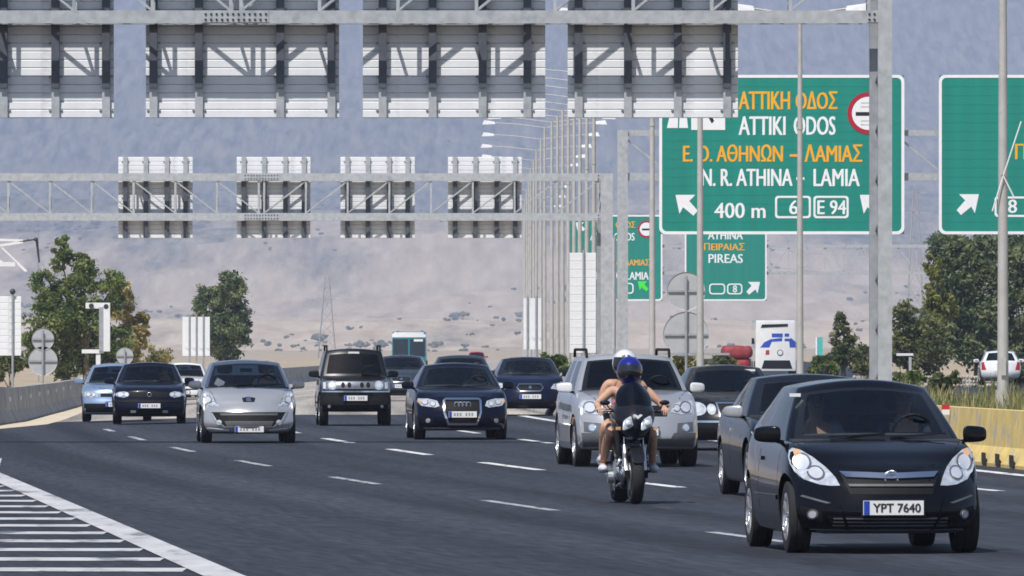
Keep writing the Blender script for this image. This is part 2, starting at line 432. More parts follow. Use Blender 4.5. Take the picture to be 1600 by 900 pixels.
# scrub on the foothill
sc = MB(); ico = bmesh.new(); bmesh.ops.create_icosphere(ico, subdivisions=1, radius=1); iv = [v.co.copy() for v in ico.verts]; ifc = [tuple(v.index for v in f.verts) for f in ico.faces]; ico.free()
rnd = random.Random(3); n_ = 0
while n_ < 1300:
    r = rnd.uniform(1700, 6600); a = math.radians(rnd.uniform(-4.2, 4.2)); x, y = r*math.sin(a), r*math.cos(a)
    if noise.noise(Vector((x/60, y/500, 2.2)))+rnd.uniform(-.25, .25) < .16: continue
    n_ += 1; z = mz(x, y); s = rnd.uniform(.3, 1.0)*(1 if rnd.random() < .88 else 2.0)*(r/4000)**.5
    for c in range(4):
        o = Vector((rnd.uniform(-1, 1)*s, rnd.uniform(-1, 1)*s, rnd.uniform(0, .5)*s)); k = s*rnd.uniform(.5, .9)
        sc.add([(Vector((x, y, z))+o+Vector((p.x*k*rnd.uniform(.8, 1.5), p.y*k*1.2, p.z*k*rnd.uniform(.7, 1))))*KM for p in iv], ifc)
o = sc.build('hillside_scrub', mat('scrub', (.13, .135, .09), .9, var=.4, scale=.2, spec=.1), fix=False)
tag(o, 'dark scattered bushes dotting the dry hillside', 'scrub', kind='stuff')

# ------------------------------------------------------------------ concrete barriers
M_conc = mat('barrier_concrete', (.36, .35, .33), .9, var=.25, scale=1.5, bump=.3, bscale=25, wear=((.20, .195, .19), 1.2, .56))
M_yel = mat('yellow_painted_concrete', (.74, .55, .19), .8, var=.14, scale=2.2, bump=.3, bscale=30, wear=((.50, .45, .34), 2.6, .52))
M_pconc = mat('pale_concrete', (.55, .53, .50), .9, var=.2, scale=1.5, bump=.3)
PROF = [(-.30, 0), (-.30, .08), (-.16, .32), (-.11, .86), (.11, .86), (.16, .32), (.30, .08), (.30, 0)]
def barrier(name, label, fx, d0, d1, unit, m, h=1.0, flip=1):
    r = empty(name, (fx(d0), d0, zg(fx(d0), d0))); tag(r, label, 'barrier', 'concrete road barriers'); base = r.location.copy()
    d = d0
    while d < d1-.1:
        mb = MB(); a, b = d+.012, min(d+unit, d1)-.012; k = len(PROF)
        for y in (a, b):
            x = fx(y); z = zg(x, y)-.03
            for px, pz in PROF: mb.v.append((x+px-base.x, y-base.y, z+pz*h-base.z))
        mb.f = [(i, i+1, k+i+1, k+i) for i in range(k-1)]+[tuple(range(k)), tuple(range(2*k-1, k-1, -1))]; mb.m = [0]*len(mb.f)
        mb.build('segment', m, r); d += unit
    return r
by = barrier('concrete_barrier', 'yellow painted concrete barrier below the weedy verge', lambda d: barR(d)+.30, 100, 184, 6, M_yel)
barrier('concrete_barrier', 'grey concrete median barrier hidden behind the traffic', lambda d: barR(d)+.30, 184, 700, 8, M_conc)
lb = barrier('concrete_barrier', 'long grey concrete barrier beside the sandy shoulder', lambda d: barL(d)-.3, 200, 640, 8, M_conc, 1.1)
M_blk = mat('black_rubber', (.02, .02, .022), .7, var=.3)
for q in range(4):                                        # drain slots in the foot of the yellow barrier
    d = 138.6+q*1.62; x = barR(d); mb = MB(); mb.box((x-.004-by.location.x, d-by.location.y, .11), (.03, .75, .17)); mb.build('drain_slot', M_blk, by)
M_red = mat('red_reflector', (.55, .03, .03), .35, var=.1); M_refl = mat('white_reflector', (.8, .8, .8), .3, var=.05)
for q, d in enumerate((147.5,)):
    r = empty('barrier_reflector', (barR(d)+.1, d, .62), yaw(d), 'small red and white reflector on the yellow barrier', 'reflector')
    MB().box((0, 0, .21), (.12, .03, .075)).build('red_plate', M_red, r); MB().box((-.0, 0, .13), (.115, .025, .08)).build('white_plate', M_refl, r)
for d in range(206, 330, 12):                             # reflectors set into the face of the grey barrier
    MB().box((barL(d)-.15-lb.location.x, d-lb.location.y, zg(-13, d)-lb.location.z+.62), (.05, .30, .12)).build('reflector', M_refl, lb)

# ------------------------------------------------------------------ verge and plants
M_verge = mat('verge_soil', (.30, .25, .16), .95, var=.3, scale=1.2, bump=.5, spec=.1)
vb = MB(); ds = [96+4*i for i in range(42)]
for d in ds:
    x0 = barR(d)+.46; h = pl(d, [(96, .62), (215, .62), (256, .05)])
    for u, z in ((0, h), (1.5, h+.03), (4, h-.05), (7, h-.2), (9.5, .02)): vb.v.append((x0+u, d, z+.05*noise.noise(Vector((u, d, 0)))))
for j in range(len(ds)-1):
    for i in range(4): q = j*5+i; vb.f.append((q, q+1, q+6, q+5)); vb.m.append(0)
struct('verge', vb, M_verge, smooth=True)
def blades(n, fpos, h0, h1, seed, w=.03):
    rn = random.Random(seed); mb = MB()
    for i in range(n):
        x, y, z = fpos(rn); h = rn.uniform(h0, h1)*max(.25, 1+1.3*noise.noise(Vector((x*.9, y*.22, 3.3)))); a = rn.uniform(0, 6.28); t = rn.uniform(.05, .5)*h
        dx, dy = math.cos(a)*t, math.sin(a)*t; ww = w*rn.uniform(.6, 1.4); b = a+1.57
        ux, uy = math.cos(b)*ww, math.sin(b)*ww
        mb.add([(x-ux, y-uy, z), (x+ux, y+uy, z), (x+dx*.4+ux*.7, y+dy*.4+uy*.7, z+h*.6), (x+dx*.4-ux*.7, y+dy*.4-uy*.7, z+h*.6), (x+dx, y+dy, z+h)], [(0, 1, 2, 3), (3, 2, 4)])
    return mb
def vpos(rn):
    d = rn.uniform(128, 206); u = rn.uniform(.05, 5.5)
    return barR(d)+.5+u, d, .55
ML_grass = leafmat('weeds', (0.183, 0.189, 0.067), (0.512, 0.451, 0.195), .9)
ML_oliv = leafmat('olive_leaf', (0.073, 0.098, 0.034), (0.244, 0.268, 0.104), .9)
ML_green = leafmat('green_leaf', (.075, .115, .030), (.27, .33, .10), 1.1)
ML_euc = leafmat('eucalyptus_leaf', (.065, .105, .055), (.27, .31, .14), 1.0)
ML_yel = leafmat('yellowing_leaf', (0.195, 0.189, 0.061), (0.512, 0.415, 0.159), 1.0)
M_bark = mat('bark', (.20, .16, .12), .95, var=.35, scale=4, bump=.6)
o = blades(7500, vpos, .08, .40, 11, .012).build('grass', ML_grass, fix=False); tag(o, 'dry weeds and grass growing on the verge above the yellow barrier', 'grass', kind='stuff')
def vpos2(rn):
    while True:
        d = rn.uniform(128, 206); u = rn.uniform(.05, 5.5)
        if noise.noise(Vector((u*.8, d*.18, 8.1))) > .08: return barR(d)+.5+u, d, .55
o = blades(5200, vpos2, .06, .33, 12, .016).build('weeds', leafmat('fresh_weeds', (.07, .10, .03), (.20, .24, .07), 1.3), fix=False); tag(o, 'greener weeds in patches among the dry verge grass', 'weeds', kind='stuff')
def leafcloud(clumps, size, seed, n):
    """clumps: (centre, radii, weight)"""
    rn = random.Random(seed); mb = MB(); tot = sum(c[2] for c in clumps)
    for c, r, w in clumps:
        c = Vector(c); k = int(n*w/tot)
        # each clump breaks into sprays so that gaps stay between them
        sp = []
        for i in range(max(6, k//60)):
            while True:
                p = Vector((rn.uniform(-1, 1), rn.uniform(-1, 1), rn.uniform(-1, 1)))
                if .25 < p.length < 1: break
            sp.append(Vector((p.x*r[0], p.y*r[1], p.z*r[2]))+c)
        for i in range(k):
            q = rn.choice(sp); g = min(r)*.21
            p = q+Vector((rn.gauss(0, g), rn.gauss(0, g), rn.gauss(0, g*.8)))
            s = size*rn.uniform(.35, 1.6)
            e1 = Vector((rn.gauss(0, 1), rn.gauss(0, 1), rn.gauss(0, 1))).normalized(); e2 = e1.orthogonal().normalized(); e2.rotate(Matrix.Rotation(rn.uniform(0, 6.28), 3, e1))
            e3 = e1.cross(e2)
            mb.add([p-e2*s, p+e3*s*.45, p+e2*s, p-e3*s*.45], [(0, 1, 2, 3)])
    return mb
def tree(name, label, loc, trunk, clumps, lm, size, n, seed, group='trees along the motorway', r0=.16):
    t = empty(name, loc); tag(t, label, 'tree', group)
    tb = MB(); rn = random.Random(seed); top = Vector((0, 0, trunk)); tb.tube((0, 0, -.2), (0, 0, trunk*.5), r0, r0*.8, 9); tb.tube((0, 0, trunk*.5), top, r0*.8, r0*.55, 9)
    for c, r, w in clumps:
        c = Vector(c); mid = top.lerp(c, .5)+Vector((rn.uniform(-.2, .2), rn.uniform(-.2, .2), rn.uniform(0, .2)))
        tb.tube(top, mid, r0*.42, r0*.28, 7); tb.tube(mid, c, r0*.28, r0*.1, 6)
        for i in range(3):
            e = c+Vector((rn.uniform(-1, 1)*r[0], rn.uniform(-1, 1)*r[1], rn.uniform(-.3, 1)*r[2]))*.8
            tb.tube(c, e, r0*.12, .012, 5)
    tb.build('trunk', M_bark, t, smooth=True, fix=False)
    leafcloud(clumps, size, seed, n).build('crown', lm, t, fix=False)
    return t
def pclumps(d, x0, zbase, spec):
    """clump list from photograph measurements (px, py, rx, ry) for a tree standing d metres away"""
    k = d/FPX; out = []
    for j, (px, py, rx, ry, w) in enumerate(spec):
        out.append((((px-x0)*k, (((j*37) % 10)/10-.5)*rx*k*.9, EYE+(530-py)*k-zbase), (rx*k, rx*k*.85, ry*k), w))
    return out
d = 455; z = zg(-20, d); x = (135-800)*d/FPX
tree('broadleaf_tree', 'tall bushy green tree with a pointed top behind the grey barrier', (x, d, z), 2.0,
     pclumps(d, 135, z, [(95, 400, 15, 34, 1.1), (72, 455, 26, 30, 1.3), (125, 450, 30, 45, 2.2), (88, 510, 42, 42, 2.8), (135, 520, 44, 50, 3.2), (172, 455, 24, 32, 1.4), (60, 545, 26, 32, 1.2), (118, 565, 50, 28, 2), (178, 540, 26, 40, 1.4), (128, 415, 12, 24, .5)]), ML_green, .105, 24000, 21, r0=.2)
d = 470; z = zg(-20, d); x = (205-800)*d/FPX
tree('broadleaf_tree', 'yellowing tree merging with the bushy green tree beside the camera post', (x, d, z), 1.4,
     pclumps(d, 205, z, [(190, 470, 20, 34, 1), (205, 525, 22, 32, 1.2), (222, 510, 12, 22, .6), (185, 560, 26, 24, .8)]), ML_yel, .10, 8000, 22)
d = 600; z = zg(-17, d); x = (350-800)*d/FPX
tree('broadleaf_tree', 'rounded eucalyptus standing alone behind the silver compact car', (x, d, z), 2.0,
     pclumps(d, 350, z, [(362, 448, 24, 25, 1.5), (325, 475, 24, 30, 1.5), (360, 485, 28, 28, 1.6), (345, 520, 36, 30, 2.2), (372, 515, 18, 30, 1), (350, 550, 30, 16, 1)]), ML_euc, .13, 13000, 23, r0=.2)
d = 480; z = zg(20, d); x = (1530-800)*d/FPX
tree('eucalyptus_tree', 'huge dark eucalyptus behind the white hatchback and the tall light pole', (x, d, z), 2.2,
     pclumps(d, 1530, z, [(1478, 392, 34, 34, 1.6), (1515, 420, 46, 46, 2.6), (1570, 400, 46, 44, 2.4), (1490, 460, 40, 44, 2), (1545, 480, 55, 50, 3.2), (1600, 470, 46, 60, 2.6), (1500, 525, 44, 42, 2.2), (1560, 548, 56, 40, 2.4), (1620, 550, 44, 40, 1.6), (1640, 420, 40, 50, 1.5), (1470, 490, 28, 36, 1)]), ML_euc, .12, 34000, 24, r0=.3)
tree('broadleaf_tree', 'yellow-green young tree in front of the huge eucalyptus', ((1465-800)*455/FPX, 455, zg(20, 455)), 1.2,
     pclumps(455, 1465, zg(20, 455), [(1458, 430, 14, 40, 1), (1470, 480, 24, 30, 1.4), (1455, 520, 20, 30, 1)]), leafmat('lime_leaf', (0.122, 0.146, 0.037), (0.329, 0.342, 0.085), 1.2), .10, 5200, 25)
tree('small_tree', 'loose olive tree beside the wide gantry column', ((1420-800)*430/FPX, 430, zg(20, 430)), 1.0,
     pclumps(430, 1420, zg(20, 430), [(1412, 505, 22, 30, 1.5), (1440, 515, 26, 34, 1.6), (1408, 545, 20, 26, 1), (1445, 555, 36, 26, 1.8)]), ML_oliv, .095, 8500, 26)
tree('small_tree', 'feathery young tree beside the teal roadside plate', ((1318-800)*420/FPX, 420, zg(20, 420)), .8,
     pclumps(420, 1318, zg(20, 420), [(1316, 505, 13, 20, .7), (1318, 540, 20, 26, 1.4), (1332, 560, 24, 22, 1.2), (1300, 566, 18, 16, .9), (1350, 560, 16, 30, .7)]), ML_oliv, .085, 5200, 27)
def bush(label, px, py, rx, ry, d, lm, n, seed, size=.08):
    zb = zg(0, d); x = (px-800)*d/FPX; t = empty('bush', (x, d, zb)); tag(t, label, 'bush', 'bushes on the median')
    k = d/FPX; cl = []
    rn = random.Random(seed)
    for i in range(5): cl.append(((rn.uniform(-.6, .6)*rx*k, rn.uniform(-.4, .4), EYE+(530-py)*k-zb+rn.uniform(-.5, .4)*ry*k), (rx*k*.55, rx*k*.55, ry*k*.6), 1))
    leafcloud(cl, size, seed, n*2).build('foliage', lm, t, fix=False)
    tb = MB()
    for c, r, w in cl: tb.tube((rn.uniform(-.1, .1), 0, 0), c, .03, .012, 6)
    tb.build('stem', M_bark, t, fix=False)
bush('low green bush between the navy hatchback and the silver off-roader', 868, 562, 24, 24, 300, ML_green, 1200, 31)
bush('tiny pale bush at the foot of the round sign backs', 1068, 572, 22, 18, 262, ML_grass, 900, 32)
bush('dark low bush in front of the red covered trailer', 1125, 568, 30, 14, 420, ML_oliv, 900, 33)
bush('green bush below the teal roadside plate', 1285, 572, 26, 18, 400, ML_green, 900, 34)
bush('olive bush at the foot of the pale rubble wall', 1345, 578, 34, 16, 395, ML_oliv, 1000, 35)
bush('dense green bush just past the wide gantry column above the yellow barrier', 1425, 592, 30, 18, 300, ML_green, 1100, 38)
bush('dusty bush in front of the rubble wall beside the white hatchback', 1480, 594, 30, 16, 290, ML_oliv, 1100, 39)
bush('dark bush under the eucalyptus behind the white hatchback', 1600, 585, 34, 24, 410, ML_oliv, 1200, 40)
bush('scrubby bush behind the grey barrier below the sign panel', 15, 572, 28, 26, 360, ML_oliv, 1200, 36)
bush('pale dry bush between the bushy tree and the white ribbed panel', 245, 562, 34, 26, 520, ML_yel, 900, 37)
# rubble wall
rw = empty('rubble_wall', ((1440-800)*415/FPX, 415, zg(20, 415))); tag(rw, 'low pale rubble wall under the olive trees', 'wall')
mb = MB(); rn = random.Random(5)
for i in range(46):
    for j in range(3):
        c = Vector((-2.9+i*.14+rn.uniform(-.03, .03), rn.uniform(-.06, .06), .08+j*.17+rn.uniform(-.02, .02)))
        mb.add([c+Vector((p.x*.085*rn.uniform(.8, 1.2), p.y*.13, p.z*.09*rn.uniform(.8, 1.15))) for p in iv], ifc)
o = mb.build('stones', mat('rubble_stone', (.45, .40, .33), .9, var=.3, scale=3), rw, fix=False); o['kind'] = 'stuff'
MB().box((.2, .04, .24), (6.2, .16, .50)).build('core', mat('rubble_core', (.47, .43, .37), .95, var=.3, scale=6, bump=.5), rw)
# ------------------------------------------------------------------ overhead gantries
M_galv = mat('galvanised_steel', (.48, .50, .51), .5, .35, var=.14, scale=7, wear=((.36, .38, .40), 2.5, .6))
M_galvd = mat('dull_galvanised_steel', (.34, .36, .38), .6, .2, var=.15, scale=6)
M_alu = mat('bare_aluminium_back', (.80, .81, .82), .5, .0, var=.08, scale=2, wear=((.62, .63, .64), 2.4, .60))
M_post = mat('shaded_post_steel', (.085, .095, .115), .6, .1, var=.2, scale=5)  # shade on the mounting posts is put into this dark colour
M_bolt = mat('dark_bolt', (.06, .06, .065), .5, .5)
M_wht = mat('white_painted_steel', (.78, .78, .77), .5, var=.06, scale=4)
slatmesh = {}
def slat(w, h):
    k = (round(w, 3), round(h, 3))
    if k not in slatmesh:
        mb = MB(); t = h*.5-.003
        mb.v = [(x*w/2, y, z) for x in (-1, 1) for y, z in ((0, -t), (-.022, -t), (-.030, -t+.012), (-.030, t-.012), (-.022, t), (0, t))]
        mb.f = [(i, (i+1) % 6, 6+(i+1) % 6, 6+i) for i in range(6)]+[tuple(range(6)), tuple(range(11, 5, -1))]; mb.m = [0]*8
        slatmesh[k] = mb.mesh('slat', M_alu)
    return slatmesh[k]
def signback(label, x0, x1, z0, z1, y, posts, group, pitch=.148, postw=.14, foot=(.53, 0), deep=.15):
    """the aluminium back of a sign that faces the oncoming traffic: slats, mounting posts, clamps"""
    r = empty('overhead_sign', ((x0+x1)/2, y, z0)); tag(r, label, 'sign', group)
    n = int(round((z1-z0)/pitch)); h = (z1-z0)/n; w = x1-x0
    for i in range(n):
        o = obj('slat', slat(w, h), r); o.location = (0, 0, h*(i+.5))
    MB().box((0, .012, (z1-z0)/2), (w-.004, .02, z1-z0-.004)).build('face_sheet', M_galvd, r)
    for px in posts:
        xx = px-(x0+x1)/2; zl = foot[0]; zh = foot[1] if foot[1] else z1-z0
        pm = MB().box((xx, -.03-deep/2, (zl+zh)/2), (postw*.30, deep, zh-zl)); pm.box((xx, -.036, (zl+zh)/2), (postw, .012, zh-zl)); pm.box((xx, -.03-deep, (zl+zh)/2), (postw, .012, zh-zl)); pm.build('post', M_post, r)
        if zl > .05: MB().box((xx, -.062, zl/2), (postw, .064, zl-.01)).build('post_foot', M_galv, r)
        if zh < z1-z0-.05: MB().box((xx, -.062, (zh+z1-z0)/2), (postw, .064, z1-z0-zh-.01)).build('post_head', M_galv, r)
        c = MB()
        for i in range(1, n, 4): c.box((px-(x0+x1)/2+postw/2+.025, -.045, h*i), (.05, .03, .035)); c.box((px-(x0+x1)/2-postw/2-.025, -.045, h*i), (.05, .03, .035))
        c.build('clamps', M_galvd, r)['kind'] = 'stuff'
    return r
def gantry(label, xc, d, zb, ch, zt, half, bay, colw, zcol, group):
    """box truss of two lattice planes, the front one nearest the camera"""
    g = empty('sign_gantry', (xc, d, 0)); tag(g, label, 'gantry', group)
    for nm, y in (('f', -.54), ('b', 0.)):
        for z in (zb, zt):
            MB().box((0, y, z+ch/2), (half*2, .11, ch)).build('chord', M_galv, g)
        for s in (-1, 1):
            k = 0; x = .09
            while x < half-.1:
                MB().box((s*x, y, (zb+zt+ch)/2), (.060, .05, zt-zb-ch)).build('upright', M_galv, g)
                x2 = min(x+bay, half-.1)
                MB().bar((s*x, y+.012, zb+ch), (s*x2, y+.012, zt), .04, .05, (0, 1, 0)).build('diagonal', M_galv, g)
                x += bay; k += 1
    for z in (zb+.05, zt+.05):
        s = 1; x = -half+.3; k = 0
        while x < half-.3:
            MB().bar((x, -.47, z), (x, -.08, z), .05, .05).build('cross_tie', M_galv, g)
            a, b = (-.47, -.08) if k % 2 else (-.08, -.47)
            x += bay; k += 1
    def splice(xs, w, z):
        MB().box((xs, -.604, z+ch/2), (w, .012, ch*.86)).build('splice_plate', M_galv, g)
        b = MB(); n = int(w/.09)
        for i in range(n):
            for zz in (.25, .75): b.tube((xs-w/2+w*(i+.5)/n, -.612, z+ch*(.07+.86*zz)), (xs-w/2+w*(i+.5)/n, -.626, z+ch*(.07+.86*zz)), .022, .022, 6)
        b.build('bolts', M_bolt, g)['kind'] = 'stuff'
    for z in (zb, zt): splice(0, 1.16, z); splice(half-.12, .36, z)
    for s in (-1, 1):
        xo = s*(half+.02)
        c = MB().box((xo, -.54, (zcol+zt+ch)/2), (colw, .22, zt+ch-zcol)); c.build('column', M_galv, g)
        c = MB().box((xo-.13, .02, (zcol+zt+ch)/2), (colw, .22, zt+ch-zcol)); c.build('column', M_galvd, g)
        b = MB()
        for i in range(8): b.bar((xo-.10, -.5, zb-.9-.88*i), (xo-.13, -.08, zb-.9-.88*i-.1), .05, .05)
        b.build('column_tie', M_galvd, g)
        MB().box((xo-.06, -.3, zcol+.02), (.6, 1.1, .06)).build('base_plate', M_galvd, g)
    return g
d1 = 170.; k1 = d1/FPX
z1 = lambda py: EYE+(530-py)*k1
xg = (370-800)*k1
gantry('broad lattice gantry crossing the top of the picture above the traffic', xg, d1, z1(38), .225, z1(38)+1.34+.0, (1379-370)*k1, 1.385, .245, 0., 'lattice sign gantries')
X1 = lambda px: (px-800)*(d1+.22)/FPX
zs0, zs1 = EYE+(530-184.5)*(d1+.22)/FPX, EYE+(530-184.5)*(d1+.22)/FPX+2.66
for lab, a, b, ps in [('wide slatted sign back cut off by the picture edge on the near gantry', -150, 178, (-72, 6, 87, 166)),
                      ('slatted sign back with widest middle bay on the near gantry', 228, 530, (240, 311, 438, 518)),
                      ('slatted sign back at the middle of the near gantry', 567, 852, (598, 676, 754, 824)),
                      ('slatted sign back overlapping the big green sign', 887, 1153, (904, 981, 1059, 1136))]:
    signback(lab, X1(a), X1(b), zs0, zs1, d1+.22, [X1(p) for p in ps], 'sign backs on the near gantry')
d2 = 319.; k2 = d2/FPX; z2 = lambda py: EYE+(530-py)*k2
gantry('smaller looking lattice gantry farther down the motorway', (409-800)*k2, d2, z2(345), .25, z2(283), (947-409)*k2, 1.385, .40, zg(0, d2), 'lattice sign gantries')
X2 = lambda px: (px-800)*(d2+.25)/FPX
for lab, a, b in [('first slatted sign back from the trees on the far gantry', 185, 301), ('second slatted sign back from the trees on the far gantry', 370, 485),
                  ('third slatted sign back from the trees on the far gantry', 532, 648), ('slatted sign back nearest the light poles on the far gantry', 700, 815)]:
    signback(lab, X2(a), X2(b), z2(372), z2(245), d2+.25, [X2(a+p) for p in (11, 43, 76, 105)], 'sign backs on the far gantry', .15, .15, (0, 2.14))

# ------------------------------------------------------------------ green direction signs
M_gr = mat('green_sign_sheeting', (.006, .24, .185), .45, var=.10, scale=1.6, stretch=(1, 1, .25), wear=((.02, .20, .155), 2.6, .60))
M_sw = mat('white_sign_sheeting', (.85, .86, .87), .45, var=.04, scale=3)
M_or = mat('orange_sign_sheeting', (.88, .42, .02), .45, var=.06, scale=3)
M_sr = mat('red_sign_sheeting', (.40, .012, .035), .45, var=.06)
M_sb = mat('black_sign_sheeting', (.015, .015, .018), .5, var=.1)
M_lime = mat('lime_sign_sheeting', (.06, .78, .05), .45, var=.06)
def rrect(w, h, r, n=5):
    p = []
    for cx, cz, a0 in ((w-r, r, -90), (w-r, h-r, 0), (r, h-r, 90), (r, r, 180)):
        for i in range(n+1):
            a = math.radians(a0+90*i/n); p.append((cx+r*math.cos(a), cz+r*math.sin(a)))
    return p
def ring(outer, inner, y0, y1):
    n = len(outer); mb = MB()
    mb.v = [(x, y0, z) for x, z in outer]+[(x, y0, z) for x, z in inner]+[(x, y1, z) for x, z in outer]+[(x, y1, z) for x, z in inner]
    for i in range(n):
        j = (i+1) % n; mb.f += [(i, j, n+j, n+i), (2*n+i, i, j, 2*n+j), (n+i, 3*n+i, 3*n+j, n+j)]; mb.m += [0]*3
    return mb
def circ(cx, cz, r, n=32): return [(cx+r*math.cos(2*math.pi*i/n), cz+r*math.sin(2*math.pi*i/n)) for i in range(n)]
class Sign:
    def __init__(s, label, px0, py0, px1, py1, d, border=4.5, plank=.30, rad=10):
        s.k = d/FPX; s.px0, s.py1 = px0, py1; k = s.k
        p = at(px0, py1, d); s.w, s.h = (px1-px0)*k, (py1-py0)*k
        s.o = empty('direction_sign', p); tag(s.o, label, 'sign', 'green direction signs')
        b = border*k; n = max(1, int(round((s.h-2*b)/plank))); h = (s.h-2*b)/n
        pm = MB().box((0, 0, 0), (s.w-2*b, .03, h-.006)).mesh('panel', M_gr)
        for i in range(n):
            o = obj('panel', pm, s.o); o.location = (s.w/2, .015, b+h*(i+.5))
        MB().box((s.w/2, .045, s.h/2), (s.w-.02, .02, s.h-.02)).build('backing', M_gr, s.o)
        ring(rrect(s.w, s.h, rad*k), [(b+x, b+z) for x, z in rrect(s.w-2*b, s.h-2*b, rad*k*.75)], -.012, .04).build('border', M_sw, s.o)
        for q in (.2, .8): MB().box((s.w*q, .14, s.h/2), (.14, .16, s.h)).build('mounting_post', M_galvd, s.o)
    def L(s, px, py): return (px-s.px0)*s.k, (s.py1-py)*s.k
    def text(s, t, x0, x1, ytop, ybase, m, bold=.012):
        x, z = s.L(x0, ybase); return lettering(t, x, -.006, z, (x1-x0)*s.k, (ybase-ytop)*s.k, m, s.o, bold)
    def poly(s, pts, m, name, y0=-.010, y1=-.001):
        return MB().prism([s.L(*p) for p in pts], y0, y1).build(name, m, s.o)
    def frame(s, x0, y0, x1, y1, t, m):
        x, z = s.L(x0, y1); k = s.k; o = ring([(x+a, z+b) for a, b in rrect((x1-x0)*k, (y1-y0)*k, 5*k)], [(x+t*k+a, z+t*k+b) for a, b in rrect((x1-x0-2*t)*k, (y1-y0-2*t)*k, 3.5*k)], -.010, 0); return o.build('route_frame', m, s.o)
    def arrow(s, cx, cy, size, dirx, m):
        """diagonal arrow, tip up; dirx -1 or 1"""
        q = [(-.5, -.5), (.5, -.5), (.19, -.19), (.62, .30), (.40, .55), (-.12, .12), (-.30, .46)] if dirx < 0 else [(.5, -.5), (-.5, -.5), (-.19, -.19), (-.62, .30), (-.40, .55), (.12, .12), (.30, .46)]
        return s.poly([(cx+a*size, cy+b*size) for a, b in q], m, 'arrow')
dg = 326.
s = Sign('big green sign listing two motorways in orange and white letters', 1030, 117, 1413, 366, dg)
s.text('ΑΤΤΙΚΗ', 1154, 1233, 143, 171, M_or); s.text('ΟΔΟΣ', 1243, 1307, 143, 171, M_or)
s.text('ATTIKI', 1154, 1226, 182, 211, M_sw); s.text('ODOS', 1240, 1304, 182, 211, M_sw)
s.text('Ε. Ο. ΑΘΗΝΩΝ', 1067, 1222, 226, 253, M_or); s.text('ΛΑΜΙΑΣ', 1257, 1346, 226, 253, M_or)
s.poly([(1234, 241), (1246, 241), (1246, 245), (1234, 245)], M_or, 'dash'); s.poly([(1244, 277), (1257, 277), (1257, 281), (1244, 281)], M_sw, 'dash')
s.text('N. R. ATHINA', 1096, 1237, 264, 291, M_sw); s.text('LAMIA', 1271, 1342, 264, 291, M_sw)
s.text('400 m', 1116, 1195, 317, 341, M_sw); s.frame(1211, 306, 1267, 341, 3.2, M_sw); s.text('6', 1233, 1246, 313, 335, M_sw); s.frame(1271, 306, 1326, 341, 3.2, M_sw); s.text('E 94', 1277, 1321, 313, 335, M_sw)
s.arrow(1071, 320, 31, -1, M_sw); s.arrow(1359, 320, 31, -1, M_sw)
x, z = s.L(1357, 177)
MB().prism(circ(x, z, 27*s.k), -.012, -.001).build('toll_disc', M_sw, s.o); ring(circ(x, z, 33*s.k), circ(x, z, 26*s.k), -.016, 0).build('toll_ring', M_sr, s.o)
s.poly([(1337, 175), (1377, 175), (1377, 181), (1337, 181)], M_sb, 'toll_bar', -.016, -.012)
for yy in (160, 166, 188, 194): s.poly([(1345, yy), (1369, yy), (1369, yy+2), (1345, yy+2)], mat('grey_print', (.5, .5, .5), .5), 'small_print', -.014, -.012)
s.poly([(1042, 200), (1056, 140), (1061, 140), (1059, 200)], M_sw, 'motorway_symbol'); s.poly([(1061, 200), (1064, 140), (1069, 140), (1075, 200)], M_sw, 'motorway_symbol')
s.poly([(1080, 203), (1080, 150), (1133, 150), (1133, 203)], M_sw, 'route_plate'); s.poly([(1112, 193), (1092, 156), (1097, 153), (1116, 189)], M_sb, 'route_stroke', -.014, -.010)
s = Sign('big green sign cut off by the picture edge beside the tall pole', 1467, 117, 1800, 366, dg)
s.arrow(1514, 319, 31, 1, M_sw); s.frame(1554, 307, 1609, 339, 3.2, M_sw); s.text('8', 1575, 1588, 312, 333, M_sw); s.text('ΠΕΙΡΑΙΑΣ', 1586, 1700, 225, 249, M_or)
d4 = 800.
s = Sign('distant green motorway sign with a lime arrow behind the light poles', 886, 336, 1035, 470, d4, 2.4, .34, 5)
s.text('ΑΤΤΙΚΗ', 924, 956, 346, 356, M_or); s.text('ΟΔΟΣ', 962, 992, 346, 356, M_or); s.text('ATTIKI ODOS', 922, 991, 364, 376, M_sw)
s.text('ΑΘΗΝΩΝ - ΛΑΜΙΑΣ', 920, 1014, 405, 415, M_or); s.text('ATHINA - LAMIA', 920, 1013, 425, 437, M_sw); s.arrow(1004, 447, 15, -1, M_lime); s.arrow(906, 354, 13, -1, M_sw); s.frame(966, 442, 990, 459, 2, M_sw)
x, z = s.L(1010, 358); MB().prism(circ(x, z, 11*s.k), -.014, -.001).build('toll_disc', M_sw, s.o); ring(circ(x, z, 13.5*s.k), circ(x, z, 10.5*s.k), -.02, 0).build('toll_ring', M_sr, s.o); s.poly([(1003, 357), (1017, 357), (1017, 360), (1003, 360)], M_sb, 'toll_bar', -.02, -.014)
s = Sign('distant green sign with an arrow below the big green sign', 1070, 330, 1198, 470, d4, 2.4, .34, 5)
s.text('ATHINA', 1106, 1160, 361, 374, M_sw); s.text('ΠΕΙΡΑΙΑΣ', 1100, 1163, 380, 391, M_or); s.text('PIREAS', 1107, 1160, 397, 411, M_sw)
s.frame(1108, 443, 1133, 460, 2, M_sw); s.frame(1136, 443, 1160, 460, 2, M_sw); s.text('8', 1145, 1151, 446, 457, M_sw); s.arrow(1178, 450, 19, 1, M_sw)
